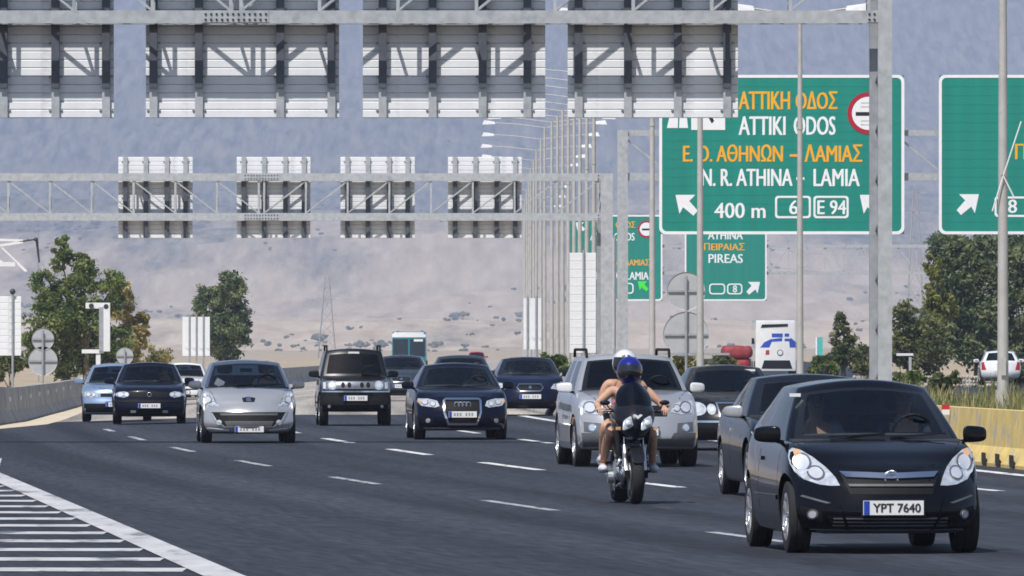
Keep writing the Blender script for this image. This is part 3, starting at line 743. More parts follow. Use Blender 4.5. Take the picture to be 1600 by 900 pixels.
def signframe(label, d, px0, px1, rows, colw):
    g = empty('sign_gantry', at(px0, 530, d)*1); g.location.z = zg(0, d); tag(g, label, 'gantry', 'gantries carrying the green signs'); k = d/FPX
    L = lambda px, py: ((px-px0)*k, EYE+(530-py)*k-g.location.z)
    for a, b in rows:
        z0, z1_ = L(0, b)[1], L(0, a)[1]; MB().box(((px1-px0)*k/2, .38, (z0+z1_)/2), ((px1-px0)*k, .18, z1_-z0)).build('chord', M_galv, g)
    zt, zb = L(0, rows[0][1])[1], L(0, rows[1][0])[1]; n = int((px1-px0)*k/1.5); st = (px1-px0)*k/n
    for i in range(n):
        a, b = (zb, zt) if i % 2 else (zt, zb); MB().bar((i*st, .38, a), ((i+1)*st, .38, b), .06, .06, (0, 1, 0)).build('diagonal', M_galv, g)
        MB().box((i*st, .38, (zt+zb)/2), (.07, .06, zt-zb)).build('upright', M_galv, g)
    top = L(0, rows[0][0])[1]
    for px in (px0, px1):
        MB().box(((px-px0)*k, .38, top/2), (colw, .42, top)).build('column', M_galv, g)
signframe('lattice gantry holding the two big green signs', dg, 973, 1830, [(203, 212), (270, 282)], .36)
signframe('far gantry holding the distant green signs', d4, 947, 1575, [(382, 387), (424, 429)], .4)

# ------------------------------------------------------------------ light poles
M_pole = mat('pole_steel', (.50, .49, .46), .55, .2, var=.12, scale=3, wear=((.40, .38, .35), 3, .6))
M_lamp = mat('lamp_housing', (.78, .79, .80), .4, var=.05)
def lightpole(label, px, d, h, r=.10, arms=True, span=2.4):
    x = (px-800)*d/FPX; z0 = zg(x, d)+(.5 if d < 215 and px > 1100 else 0)
    t = empty('light_pole', (x, d, z0)); tag(t, label, 'light pole', 'light poles along the median')
    H = h-z0; m = MB(); m.tube((0, 0, -.1), (0, 0, H), r, r*.55, 14); m.tube((0, 0, 0), (0, 0, .5), r*1.35, r*1.3, 14); m.tube((0, 0, H*.72), (0, 0, H*.72+.05), r*.85, r*.85, 14)
    m.build('shaft', M_pole, t, smooth=40)
    MB().box((0, -r*1.32, .9), (.09, .02, .3)).build('hatch', M_pole, t)
    if arms:
        for s_ in (-1, 1):
            MB().path([(0, 0, H-.05), (s_*span*.5, 0, H+.10), (s_*(span-.2), 0, H+.16)], .020, 8).build('arm', M_pole, t)
            b = MB(); b.v = [(s_*(span+a), y, H+.16+z) for a, y, z in ((-.28, -.1, -.06), (.28, -.15, -.08), (.28, .15, -.08), (-.28, .1, -.06), (-.25, -.08, .05), (.2, -.12, .11), (.2, .12, .11), (-.25, .08, .05))]
            b.f = [(0, 1, 2, 3), (4, 5, 6, 7), (0, 1, 5, 4), (1, 2, 6, 5), (2, 3, 7, 6), (3, 0, 4, 7)]; b.m = [0]*6
            b.build('lamp_head', M_lamp, t)
    return t
p0 = lightpole('thick pale light pole in front of the dark eucalyptus', 1567, 165, 11.2, .10)
cl = MB(); cl.tube((-.0, -.11, 275*0+EYE+(530-275)*165/FPX-p0.location.z), (0, .11, EYE+(530-275)*165/FPX-p0.location.z), .03, .03, 8); cl.build('clamp', M_bolt, p0)
ky = 165/FPX; Zp = lambda py: EYE+(530-py)*ky-p0.location.z
for a, b in (((1595, 190), (1567, 275)), ((1567, 275), (1550, 330)), ((1567, 275), (1584, 309))):
    MB().tube(((a[0]-1567)*ky, -.13, Zp(a[1])), ((b[0]-1567)*ky, -.13, Zp(b[1])), .014, .014, 6).build('stay', M_wht, p0)
lightpole('slim light pole crossing the middle of the big green sign', 1250, 215, EYE+(530-24)*215/FPX, .085, span=1.3)
for lab, px, d in [('light pole crossing the arrow of the big green sign', 1094, 245), ('light pole at the edge of the big green sign', 1019, 272), ('light pole just behind the far gantry column', 928, 330),
                   ('third light pole on the trees side of the far gantry column', 906, 350), ('light pole over the tall white ribbed panel', 888, 372), ('light pole just above the edge of the tall white ribbed panel', 897, 361), ('light pole over the first letters of the distant green sign', 917, 340), ('first thin light pole short of the tall white ribbed panel', 879, 382), ('second thin light pole short of the tall white ribbed panel', 862, 402), ('light pole beside the tall white ribbed panel', 871, 392)]:
    lightpole(lab, px, d, 11.0)
for i, (px, d) in enumerate([(851, 412), (845, 436), (838, 462), (834, 488), (829, 512), (826, 545), (823, 585), (820, 625), (818, 670)]):
    lightpole(['nearest', 'second', 'third', 'fourth', 'fifth', 'sixth', 'seventh', 'eighth', 'farthest'][i]+' of the thin light poles clustered beyond the far gantry', px, d, 11.0, .09)

# ------------------------------------------------------------------ roadside signs seen from behind
def panelback(name, label, px0, px1, py0, py1, d, poles, pitch=.2, vertical=False, group='roadside sign backs', knob=False):
    k = d/FPX; p = at((px0+px1)/2, py1, d); r = empty(name, p); tag(r, label, 'sign', group); w, h = (px1-px0)*k, (py1-py0)*k
    if vertical:
        n = max(2, int(round(w/pitch))); hh = w/n; me = slat(h, hh)
        for i in range(n):
            o = obj('slat', me, r); o.location = (-w/2+hh*(i+.5), 0, h/2); o.rotation_euler = (0, math.pi/2, 0)
    else:
        n = max(2, int(round(h/pitch))); hh = h/n; me = slat(w, hh)
        for i in range(n): o = obj('slat', me, r); o.location = (0, 0, hh*(i+.5))
    MB().box((0, .015, h/2), (w, .02, h)).build('face_sheet', M_galvd, r)
    g = zg(p.x, d)-p.z
    for px in poles:
        MB().tube(((px-(px0+px1)/2)*k, -.08, g-.1), ((px-(px0+px1)/2)*k, -.08, h+.1), .04, .04, 8).build('pole', M_galvd, r)
        if knob: MB().ball(((px-(px0+px1)/2)*k, -.08, h+.16), .10).build('cap', M_bolt, r)
    return r
panelback('roadside_sign', 'white slatted sign back cut by the picture edge above the grey barrier', -60, 33, 463, 556, 330, (20,), .22, knob=True)
panelback('roadside_sign', 'white ribbed panel in front of the rounded eucalyptus', 285, 328, 495, 556, 490, (296, 307, 318), .36, True)
panelback('roadside_sign', 'tall white ribbed panel behind the silver off-roader', 890, 931, 395, 552, 326, (912,), .29)
panelback('roadside_sign', 'narrow tall white panel squeezed between the two gantry columns', 955, 963, 372, 545, 360, (960,), .29)
panelback('roadside_sign', 'short white ribbed panel at the end of the row of light poles', 818, 846, 466, 546, 405, (824, 838), .3, True)
M_disc = mat('grey_disc_back', (.43, .44, .45), .5, var=.08, scale=3)
def roundsigns(label, px, d, discs, base):
    p = at(px, 530, d); g = zg(p.x, d); r = empty('round_sign', (p.x, d, g)); tag(r, label, 'sign', 'round sign backs'); k = d/FPX
    top = 0
    for cy, rad in discs:
        z = EYE+(530-cy)*k-g; R = rad*k
        MB().lathe([(0, .0), (R-.02, 0), (R, -.02), (R, .025), (0, .025)], 36, 'y', (0, 0, z)).build('disc', M_disc, r, smooth=30)
        MB().box((0, -.035, z), (R*1.9, .03, .05)).build('bracket', M_galvd, r); top = max(top, z+R*.8)
    MB().tube((0, -.09, -.1), (0, -.09, top), .035, .035, 8).build('pole', M_galvd, r)
    return r
rs = roundsigns('two large round sign backs on one pole beside the big green sign', 1072, 255, [(455, 30), (523, 36)], 0)
roundsigns('pair of white round sign backs behind the grey barrier', 67, 300, [(530, 17.5), (564, 23)], 0)
roundsigns('single small round sign back above the pale blue hatchback', 195, 380, [(556, 13.5)], 0)
MB().box((.2, -.06, EYE-(552-530)*255/FPX-rs.location.z-.02), (1.9, .03, .06)).build('cross_bar', M_galvd, rs)
# L-shaped camera post
d = 340; k = d/FPX; p = at(155, 530, d); g = zg(p.x, d); r = empty('camera_post', (p.x, d, g)); tag(r, 'white bracket-shaped camera post standing in front of the bushy tree', 'post')
Q = lambda px, py: ((px-155)*k, EYE+(530-py)*k-g)
def rect(n, a, b, c, e, m, y=0, t=.1):
    x0, za = Q(a, b); x1, zb_ = Q(c, e); MB().box(((x0+x1)/2, y, (za+zb_)/2), (x1-x0, t, za-zb_)).build(n, m, r)
rect('cabinet', 162, 473, 172, 549, M_wht, 0, .3); rect('hinge_strip', 155, 480, 162, 549, M_galvd, -.05, .2); rect('top_arm', 134, 473, 162, 482, M_wht, 0, .2); rect('bottom_arm', 128, 546, 162, 552, M_wht, 0, .2); rect('post', 150, 552, 157, 605, M_wht, 0, .12)
for a, b in ((143, 478), (166, 479)): x_, z_ = Q(a, b); MB().tube((x_, -.16, z_), (x_, -.1, z_), .09, .07, 12).build('camera', M_bolt, r)
# teal roadside plate
d = 405; p = at(1280, 560, d); r = empty('roadside_plate', (p.x, d, zg(20, d))); tag(r, 'narrow teal roadside plate beside the feathery young tree', 'sign'); k = d/FPX
MB().box((0, 0, EYE-12*k-r.location.z), (11*k, .04, 30*k)).build('plate', mat('teal_sheeting', (.08, .48, .44), .5), r); MB().box((-4.4*k, -.03, EYE-12*k-r.location.z), (2.4*k, .04, 30.5*k)).build('edge_strip', M_sw, r); MB().tube((0, .06, 0), (0, .06, EYE-r.location.z), .03, .03, 8).build('pole', M_galvd, r)
d = 400; p = at(1422, 560, d); r = empty('roadside_marker', (p.x, d, zg(20, d))); tag(r, 'short white T-shaped marker below the olive tree', 'post'); k = d/FPX
MB().box((0, 0, (EYE-r.location.z)/2-.3), (.11, .1, EYE-.7)).build('post', M_disc, r); MB().box((-.22, 0, EYE-.45), (.7, .12, .10)).build('crossbar', M_wht, r)
# truss arm of another gantry at the far left and its dark mast
d = 620; k = d/FPX; p = at(0, 530, d); g = zg(p.x, d); r = empty('cantilever_arm', (p.x, d, g)); tag(r, 'white lattice arm reaching in behind the tree top', 'gantry'); Q = lambda px, py, y=0: Vector((px*k, y, EYE+(530-py)*k-g))
for a, b, w in (((-80, 372), (36, 376), .16), ((-80, 396), (36, 378), .16), ((-80, 412), (24, 413), .28), ((2, 386), (42, 424), .10), ((-30, 384), (6, 412), .10), ((28, 412), (40, 424), .12)):
    MB().bar(Q(*a), Q(*b), w, w).build('member', M_wht, r)
MB().box(Q(-60, 470)+Vector((0, 0, -1)), (.5, .5, 9)).build('column', M_wht, r)
MB().tube(Q(57, 374, .2), Q(61, 410, .2), .09, .06, 8).build('mast', M_bolt, r); MB().bar(Q(36, 377), Q(56, 374), .10, .10).build('tie', M_bolt, r); MB().ball(Q(56, 374), .14).build('insulator', M_bolt, r); MB().tube(Q(59, 358, .2), Q(60, 600, .2), .035, .05, 8).build('pole', M_galvd, r)
# lattice pylons and wires far off
M_pyl = mat('pylon_steel', (.42, .42, .44), .6, .3, var=.1)
def pylon(label, px, d, ytop, ybase, w):
    k = d/FPX; p = at(px, ybase, d); r = empty('power_pylon', p); tag(r, label, 'pylon', 'power pylons on the plain'); H = (ybase-ytop)*k; W2 = w*k/2
    n = 7; wd = lambda t: W2*(1-t)**1.2+.25
    for sx in (-1, 1):
        for sy in (-1, 1):
            MB().bar((sx*wd(0), sy*wd(0), 0), (sx*wd(1), sy*wd(1), H), .10, .10).build('leg', M_pyl, r)
    b = MB()
    for i in range(n):
        a, c = i/n, (i+1)/n
        for sy in (-1, 1):
            b.bar((-wd(a), sy*wd(a), H*a), (wd(c), sy*wd(c), H*c), .05, .05); b.bar((wd(a), sy*wd(a), H*a), (-wd(c), sy*wd(c), H*c), .05, .05)
    b.build('bracing', M_pyl, r)
    for t in (.72, .86, .98): MB().bar((-W2*1.5, 0, H*t), (W2*1.5, 0, H*t), .1, .1).build('cross_arm', M_pyl, r)
    return r
pylon('faint lattice pylon on the plain above the black off-roader', 511, 1300, 432, 560, 22)
pylon('faint lattice pylon between the two big green signs', 1430, 1250, 295, 560, 26)
for j, (a, b, c) in enumerate([((1395, 400), (1600, 392), 8), ((1395, 425), (1600, 418), 8), ((1200, 388), (1395, 398), 5), ((1200, 416), (1395, 424), 5)]):
    m = MB(); d = 1250; pts = [at(a[0]+(b[0]-a[0])*i/12, a[1]+(b[1]-a[1])*i/12+c*4*(i/12)*(1-i/12), d) for i in range(13)]
    m.path(pts, .035, 5); o = m.build('power_line', M_pyl, fix=False); tag(o, ['upper power line reaching the eucalyptus from the pylon', 'lower power line reaching the eucalyptus from the pylon', 'upper sagging power line behind the slim light pole', 'lower sagging power line behind the slim light pole'][j], 'power line', 'power lines')
# ------------------------------------------------------------------ vehicles
M_tyre = mat('tyre', (.016, .016, .017), .85, var=.25, scale=20, bump=.2)
M_rim = mat('alloy', (.62, .63, .65), .28, .85, var=.08)
M_chr = mat('chrome', (.82, .83, .85), .12, 1.0, var=.03)
M_dark = mat('black_plastic', (.010, .010, .011), .65, var=.2, scale=12, spec=.2)
M_grey = mat('grey_plastic', (.10, .105, .11), .6, var=.15, scale=9)
M_well = mat('wheel_well', (.008, .008, .009), .95, var=.2, spec=.1)
M_int = mat('interior_cloth', (.06, .064, .072), .9, var=.25, scale=14)
M_intl = mat('interior_light', (.16, .16, .16), .85, var=.2)
M_lens = mat('lamp_lens', (.62, .66, .70), .14, .35, var=.28, scale=16, coat=1.)
M_bulb = mat('lamp_reflector', (.90, .92, .95), .22, .45, var=.08, coat=1.)
M_bezel = mat('lamp_bezel', (.16, .17, .19), .3, .4, coat=1.)
M_amber = mat('amber_lens', (.62, .34, .17), .25, coat=.6)
M_tail = mat('tail_lens', (.40, .012, .012), .18, coat=1.)
M_plate = mat('plate_white', (.80, .80, .78), .45, var=.04); M_blue = mat('plate_blue', (.02, .06, .42), .4)
M_ink = mat('plate_ink', (.03, .03, .035), .5); M_inkg = mat('worn_print', (.32, .32, .33), .6)
M_frit = mat('black_glass_edge', (.008, .008, .009), .25, var=.1, coat=.5)
G_clear = glassmat('windscreen_glass', (.74, .82, .83)); G_dark = glassmat('tinted_glass', (.58, .66, .68)); G_black = glassmat('dark_glass', (.06, .07, .08))
def paint(name, c, metal=.0, rough=.3): return mat('paint_'+name, c, rough, metal, var=.05, scale=2.5, coat=1. if sum(c) > .5 else .60, spec=.5 if sum(c) > .5 else .12)
def patchmesh(bvh, poly, axis, off, m, cell=.05, depth=.018, smooth=True, side=1):
    bm = bmesh.new(); vs = [bm.verts.new((u, v, 0)) for u, v in poly]; bm.faces.new(vs)
    us = [p[0] for p in poly]; ws = [p[1] for p in poly]
    for lo, hi, nn in ((min(us), max(us), (1, 0, 0)), (min(ws), max(ws), (0, 1, 0))):
        c = lo+cell
        while c < hi-cell*.3:
            bmesh.ops.bisect_plane(bm, geom=bm.verts[:]+bm.edges[:]+bm.faces[:], plane_co=[c*t for t in nn], plane_no=nn); c += cell
    nv = {}
    for v in bm.verts:
        u, w = v.co.x, v.co.y
        o, dr = {'front': (Vector((u, -3, w)), Vector((0, 1, 0))), 'back': (Vector((u, 9, w)), Vector((0, -1, 0))), 'side': (Vector((side*3, u, w)), Vector((-side, 0, 0))), 'top': (Vector((u, w, 4)), Vector((0, 0, -1)))}[axis]
        h, n, i, ds = bvh.ray_cast(o, dr)
        if h is None:
            h, n, i, ds = bvh.find_nearest(o+dr*2.5)
        if n.dot(dr) > 0: n = -n
        v.co = h+n*off; nv[v] = n
    be = [e for e in bm.edges if e.is_boundary]
    r = bmesh.ops.extrude_edge_only(bm, edges=be)
    old = [v for v in nv]
    for v in [g for g in r['geom'] if isinstance(g, bmesh.types.BMVert)]:
        o = min((e.other_vert(v) for e in v.link_edges if e.other_vert(v) in nv), key=lambda q: (q.co-v.co).length, default=None)
        if o: v.co = v.co-nv[o]*(depth+off)
    bmesh.ops.recalc_face_normals(bm, faces=bm.faces)
    me = bpy.data.meshes.new('patch'); bm.to_mesh(me); bm.free(); me.materials.append(m)
    if smooth: smoothed(me, 50)
    return me
def outline(poly, t):
    """thin closed band of width t inside a polygon -> list of quads"""
    n = len(poly); A2 = sum(poly[i][0]*poly[(i+1) % n][1]-poly[(i+1) % n][0]*poly[i][1] for i in range(n)); sg = 1 if A2 > 0 else -1
    inn = []
    for i in range(n):
        p0, p1, p2 = Vector(poly[i-1]), Vector(poly[i]), Vector(poly[(i+1) % n]); a = (p1-p0).normalized(); b = (p2-p1).normalized()
        na, nb = Vector((-a.y, a.x))*sg, Vector((-b.y, b.x))*sg; nn = (na+nb); nn = nn/max(.35, nn.length_squared)*2*.5*2 if nn.length > 1e-6 else na
        nn = (na+nb).normalized()/max(.45, math.sqrt((1+na.dot(nb))/2)) if (na+nb).length > 1e-6 else na
        inn.append(tuple(p1+nn*t))
    return [[poly[i], poly[(i+1) % n], inn[(i+1) % n], inn[i]] for i in range(n)]
def ell(cx, cz, rx, rz=None, n=16): rz = rz or rx; return [(cx+rx*math.cos(2*math.pi*i/n), cz+rz*math.sin(2*math.pi*i/n)) for i in range(n)]
def mir(p): return [(-x, z) for x, z in reversed(p)]
def rect_(x0, z0, x1, z1): return [(x0, z0), (x1, z0), (x1, z1), (x0, z1)]
WHEELS = {}
def wheelmeshes(r, w, spokes, rimr):
    k = (r, w, spokes, rimr)
    if k not in WHEELS:
        h = w/2; t = MB().lathe([(rimr, -h*.8), (rimr+.01, -h*.98), (r*.86, -h), (r*.96, -h*.93), (r*.995, -h*.74), (r, -h*.40), (r-.008, -h*.36), (r-.008, -h*.28), (r, -h*.24), (r, h*.24), (r-.008, h*.28), (r-.008, h*.36), (r, h*.40), (r*.995, h*.74), (r*.96, h*.93), (r*.86, h), (rimr+.01, h*.98), (rimr, h*.8)], 30, 'x')
        tm = t.mesh('tyre', M_tyre, 40)
        m = MB().lathe([(rimr+.004, h*.95), (rimr-.012, h*.97), (rimr-.02, h*.6), (rimr-.03, -h*.7), (0, -h*.7)], 30, 'x', mi=0)
        m.lathe([(0, h*.80), (.035, h*.78), (.06, h*.6), (.06, 0)], 14, 'x')
        for i in range(spokes):
            a = 2*math.pi*i/spokes
            for q in (-.09, .09): m.bar((h*.66, .04*math.cos(a), .04*math.sin(a)), (h*.72, (rimr-.014)*math.cos(a+q*1.6), (rimr-.014)*math.sin(a+q*1.6)), .022, .05, (1, 0, 0))
        m.lathe([(.06, -h*.2), (rimr*.62, -h*.2), (rimr*.62, -h*.1), (.06, -h*.1)], 20, 'x', mi=1)
        WHEELS[k] = (tm, m.mesh('rim', [M_rim, M_galvd], 35))
    return WHEELS[k]
def make_car(name, label, cat, group, x, d, yw, P, Sp, glass=G_dark, z0=None, flip=False, seats=True):
    sp = dict(spokes=5, tw=.20, kf=.36, kr=.28, ff=[(0, .10), (.2, .02), (.4, 0), (.7, .05), (.9, .10), (1, .17)], fr=[(0, .08), (.3, 0), (.7, .05), (1, .10)],
              ws=[(0, .93), (.1, .965), (.5, 1.0), (.75, .985), (.92, .955), (1, .91)], crown=.035, mirror=None, clad=None, rails=False, wipers=True, kw=.30)
    sp.update(Sp); L, w, H, fo, wb, rw, tw = sp['L'], sp['w'], sp['H'], sp['fo'], sp['wb'], sp['rw'], sp['tw']
    z = zg(x, d) if z0 is None else z0
    ca, sa = math.cos(yw), math.sin(yw); sgn = -1 if flip else 1
    r = empty(name, (x+sa*fo*sgn, d-ca*fo*sgn, z), yw+(math.pi if flip else 0)); tag(r, label, cat, group)
    # lower body
    ys = [0, .05, .14, .28, .46, .68, .92, 1.2, L*.38, L*.5, L*.62, L*.74, L*.84, L-.45, L-.24, L-.10, 0+L]
    A = [-1, -.95, -.82, -.6, -.3, 0, .3, .6, .82, .95, 1]; C = [0, .07, .2, .36, .52, .68, .82, .93, 1]
    top, bot, plan = sp['top'], sp['bot'], sp['plan']
    def F(a, y, c):
        zt, zb = sm(y, top) if len(top) > 2 else pl(y, top), pl(y, bot)
        zz = zb+(zt-zb)*c+(sp['crown']*(1-a*a) if c == 1 else 0)
        if c == 0: zz += .0
        xx = a*w*pl(y, plan)*pl(c, sp['ws'])
        f1 = max(0, 1-y/.75); f2 = max(0, 1-(L-y)/.6)
        yy = y+pl(c, sp['ff'])*f1-pl(c, sp['fr'])*f2+sp['kf']*abs(a)**2.6*f1-sp['kr']*abs(a)**2.6*f2
        return xx, yy, zz
    cut = MB()
    for s in (-1, 1):
        for yy in (fo, fo+wb): cut.tube((s*(w-.34), yy, rw+.015), (s*(w+.4), yy, rw+.015), rw+.055, rw+.055, 28)
    me = subsurfed(boxgrid(A, ys, C, F), [P, M_well], 1, cut)
    smoothed(me, 42); me.name = 'body'
    clad = sp['clad']
    if clad:                                       # plastic lower cladding is its own part
        zc = clad[0]
        for p in me.polygons:
            if p.material_index == 0 and p.center.z < zc: p.material_index = 2
        me.materials.append(clad[1])
    body = obj('body', me, r)
    bvh = BVHTree.FromPolygons([v.co.copy() for v in me.vertices], [tuple(p.vertices) for p in me.polygons])
    # cabin
    g = sp['g']; bw = g['side']; B = sorted(set([0, .035, 1, .965]+[q for a in bw for q in a]+[(a[0]+a[1])/2 for a in bw]))
    Ag = [-1, -.955, -.915, -.875, -.6, -.3, 0, .3, .6, .875, .915, .955, 1]; Cg = [0, .07, .11, .3, .55, .78, .84, .88, .95, 1]
    def FG(a, b, c):
        cc = c
        yf, yr = g['yc']+(g['yw']-g['yc'])*c, g['yb']+(g['yt']-g['yb'])*c
        zb = pl(b, [(0, g['zb'][0]), (1, g['zb'][1])]); zr = H-sp.get('rc', .055)*a*a-g.get('droop', .05)*max(0, (abs(b-.42)-.25)/.5)**2*1.6
        zz = zb+(zr-zb)*c
        ww = (g['wb']+(g['wr']-g['wb'])*c**1.25)*pl(b, [(0, .97), (.3, 1), (.7, 1), (1, g.get('rt', .92))])
        yy = yf+(yr-yf)*b+sp['kw']*abs(a)**2.4*max(0, 1-b/.35)*(1-.35*c)-.16*abs(a)**2.4*max(0, 1-(1-b)/.3)
        return a*ww, yy, zz
    def MG(side, a, b, c):
        if side == 'front' and abs(a) < .875 and .11 < c < .84: return 1
        if side == 'front' and abs(a) < .915 and .07 < c < .88: return 3+2*len(bw)
        if side == 'back' and abs(a) < .86 and .07 < c < .88 and not g.get('norear'): return 2
        if side in ('left', 'right') and .07 < c < .88:
            for i, q in enumerate(bw):
                if q[0] < b < q[1]: return 3+2*i+(side == 'right')
        return 0
    gm_ = boxgrid(Ag, B, Cg, FG, MG); nm = 4+2*len(bw)
    ge = subsurfed(gm_, [P]+[P]*nm, 1); parts = split(ge, range(nm))
    for i, k in parts.items():
        if i == 0: k.materials.append(P); smoothed(k, 40); obj('roof', k, r)
        elif i == nm-1: k.materials.append(M_frit); smoothed(k); obj('windscreen_surround', k, r)
        else: k.materials.append(glass if i != 1 else sp.get('wglass', glass)); smoothed(k); obj('windscreen' if i == 1 else 'rear_window' if i == 2 else 'side_window', k, r)
    bpy.data.meshes.remove(ge)
    # inside
    zb0 = g['zb'][0]; yi0, yi1 = g['yc']+.10, g['yb']-.12
    MB().box((0, (yi0+yi1)/2, zb0+.012), (g['wb']*1.86, yi1-yi0, .05)).build('interior_tray', M_int, r)
    dsh = boxgrid([-1, -.6, 0, .6, 1], [0, .5, 1], [0, .5, 1], lambda a, b, c: (a*g['wb']*.9, g['yc']+.22+.42*b+.1*a*a, zb0+.02+.07*c*(1-.25*a*a)))
    obj('dashboard', subsurfed(dsh, [M_int]), r)
    if seats:
        xs, ysn = g['wb']*.47, g['yw']+.25
        for s in (-1, 1):
            m = boxgrid([-1, -.5, .5, 1], [0, 1], [0, .5, 1], lambda a, b, c: (s*xs+a*.24*(1-.15*c*c), ysn+.12*b+.12*c+.04*a*a, zb0-.1+.36*c)); k = subsurfed(m, [M_int]); smoothed(k); obj('seat', k, r)
            m = boxgrid([-1, 0, 1], [0, 1], [0, .5, 1], lambda a, b, c: (s*xs+a*.15, ysn+.10+.10*b+.02*c, zb0+.27+.19*c)); k = subsurfed(m, [M_int]); smoothed(k); obj('headrest', k, r)
        m = boxgrid([-1, -.5, 0, .5, 1], [0, 1], [0, .5, 1], lambda a, b, c: (a*g['wb']*.85, min(ysn+.95, g['yb']-.45)+.1*b+.1*c, zb0-.05+.30*c)); k = subsurfed(m, [M_int]); smoothed(k); obj('rear_bench', k, r)
        st = MB(); cy = g['yw']-.38
        for i in range(20):
            a, b = 2*math.pi*i/20, 2*math.pi*(i+1)/20; f = lambda t: (xs+.18*math.cos(t), cy-.07*math.sin(t), zb0+.08+.17*math.sin(t)); st.tube(f(a), f(b), .016, .016, 6)
        st.bar((xs-.17, cy, zb0+.08), (xs+.17, cy, zb0+.08), .05, .03); st.build('steering_wheel', M_dark, r)
        MB().box((0, g['yw']-.02, H-.19), (.22, .03, .065)).build('interior_mirror', M_dark, r)
    # wheels
    tm, rm = wheelmeshes(rw, tw, sp['spokes'], rw*.66)
    for s in (-1, 1):
        for yy in (fo, fo+wb):
            o = obj('wheel', tm, r); o.location = (s*(w-tw/2-.025), yy, rw); o2 = obj('rim', rm, o)
            if s < 0: o.rotation_euler = (0, 0, math.pi)
    # mirrors
    mp = sp['mirror'] or P
    for s in (-1, 1):
        ym, zm, xm = g['yc']+.42, zb0+.07, w+.06
        m = boxgrid([-1, 0, 1], [0, .5, 1], [0, .5, 1], lambda a, b, c: (s*xm+a*.115*(1-.1*abs(c-.5)), ym+.02+(b-.5)*.10*(1-.25*a*a)+.05*s*a, zm+(c-.45)*.16*(1-.2*(a*s+1)/2)))
        k = subsurfed(m, [mp], 2); smoothed(k); o = obj('wing_mirror', k, r)
        MB().box((s*xm, ym+.078, zm), (.15, .008, .09)).build('mirror_glass', M_chr, o)
        MB().bar((s*(w-.10), ym+.03, zm-.07), (s*(xm-.06), ym+.02, zm-.045), .06, .035).build('mirror_stalk', M_dark, o)
    # things laid on the skin
    def put(nm_, polys, axis, m, off=.004, parent=None, cell=.05, side=1, depth=.018):
        out = []
        for p in polys: out.append(obj(nm_, patchmesh(bvh, p, axis, off, m, cell, depth, True, side), parent or r))
        return out
    def both(nm_, poly, axis, m, off=.004, cell=.05):
        return put(nm_, [poly, mir(poly)], axis, m, off, cell=cell)
    r_tools = dict(put=put, both=both, root=r, bvh=bvh, g=g, sp=sp, body=body)
    if 'lamp' in sp:
        la = both('headlamp', sp['lamp'], 'front', sp.get('lampm', M_lens), .006)
        for q, (cx, cz, rr, rz, mm_) in enumerate(sp.get('bulbs', [])):
            for o, s in zip(la, (1, -1)):
                if not mm_: obj('bezel', patchmesh(bvh, ell(s*cx, cz, rr*1.28, rz*1.28), 'front', .0095, M_bezel, .05, .008), o)
                obj('bulb', patchmesh(bvh, ell(s*cx, cz, rr, rz), 'front', .013, mm_ if mm_ else M_bulb, .04, .01), o)
    for nm_, poly, mm_, off in sp.get('front', []): put(nm_, [poly], 'front', mm_, off)
    for nm_, poly, mm_, off in sp.get('front2', []): both(nm_, poly, 'front', mm_, off)
    for nm_, poly, t, mm_, off in sp.get('bands', []):
        mbm = None
        for qd in outline(poly, t):
            k = patchmesh(bvh, qd, 'front', off, mm_, .08, .012); obj(nm_, k, r)
    if 'plate' in sp:
        cx, cz, pw, ph, txt = sp['plate']; h, n, i, ds = bvh.ray_cast(Vector((cx, -3, cz)), Vector((0, 1, 0)))
        ypl = h.y-sp.get('pofs', .022); o = MB().box((cx, ypl, cz), (pw, .012, ph)).build('number_plate', M_plate, r)
        MB().box((cx-pw/2+.03, ypl-.008, cz), (.05, .004, ph*.94)).build('country_band', M_blue, o)
        MB().box((cx, ypl+.012, cz), (pw+.03, .016, ph+.03)).build('plate_holder', M_dark, o)
        if txt: lettering(txt, cx-pw/2+.085, ypl-.0075, cz-.038, pw-.115, .076, M_ink, o, .01, depth=.003)
        else:
            b = MB(); rn = random.Random(int(d))
            for i in range(7):
                if i != 3: b.box((cx-pw/2+.10+i*(pw-.14)/7+.01, ypl-.0075, cz), (.030, .003, ph*.5)); 
            b.build('worn_characters', M_inkg, o)['kind'] = 'stuff'
    if sp.get('wipers'):
        for s in (-.42, .12):
            yv = g['yc']+.10; MB().bar((s, yv-.01, zb0+.055), (s+.5, yv+.03, zb0+.085), .02, .014).build('wiper', M_dark, r)
    if sp['rails']:
        for s in (-1, 1):
            xr = s*(g['wr']*.93); m = MB().path([(xr, g['yw']+.15, H-.05), (xr, g['yw']+.22, H+.055), (xr, g['yt']-.25, H+.055), (xr, g['yt']-.18, H-.05)], .021, 8); m.build('roof_rail', sp.get('railm', M_dark), r)
    # door seams and handles
    for s in (-1, 1):
        yd0, yd1 = g['yc']+.28, sp.get('door', (g['yc']+g['yb'])/2+.05)
        for i, yy in enumerate(sp.get('seams', (yd0, yd1))):
            put('door_seam', [[(yy-.004, rw*.95+.06), (yy+.004, rw*.95+.06), (yy+.004, zb0-.06), (yy-.004, zb0-.06)]], 'side', M_well, .0015, side=s, cell=.12, depth=.01)
        put('door_handle', [[(yd1-.22, zb0-.16), (yd1-.05, zb0-.16), (yd1-.05, zb0-.125), (yd1-.22, zb0-.125)]], 'side', sp.get('handle', P), .02, side=s, cell=.1)
    if not flip and not sp.get('nogap'):
        zq = top[0][1]+.025; q = [(-.50*w, zq+.045), (-.25*w, zq+.012), (0, zq), (.25*w, zq+.012), (.50*w, zq+.045)]
        put('bonnet_gap', [q+[(a_, b_+.010) for a_, b_ in reversed(q)]], 'front', M_well, .0015, cell=.12, depth=.01)
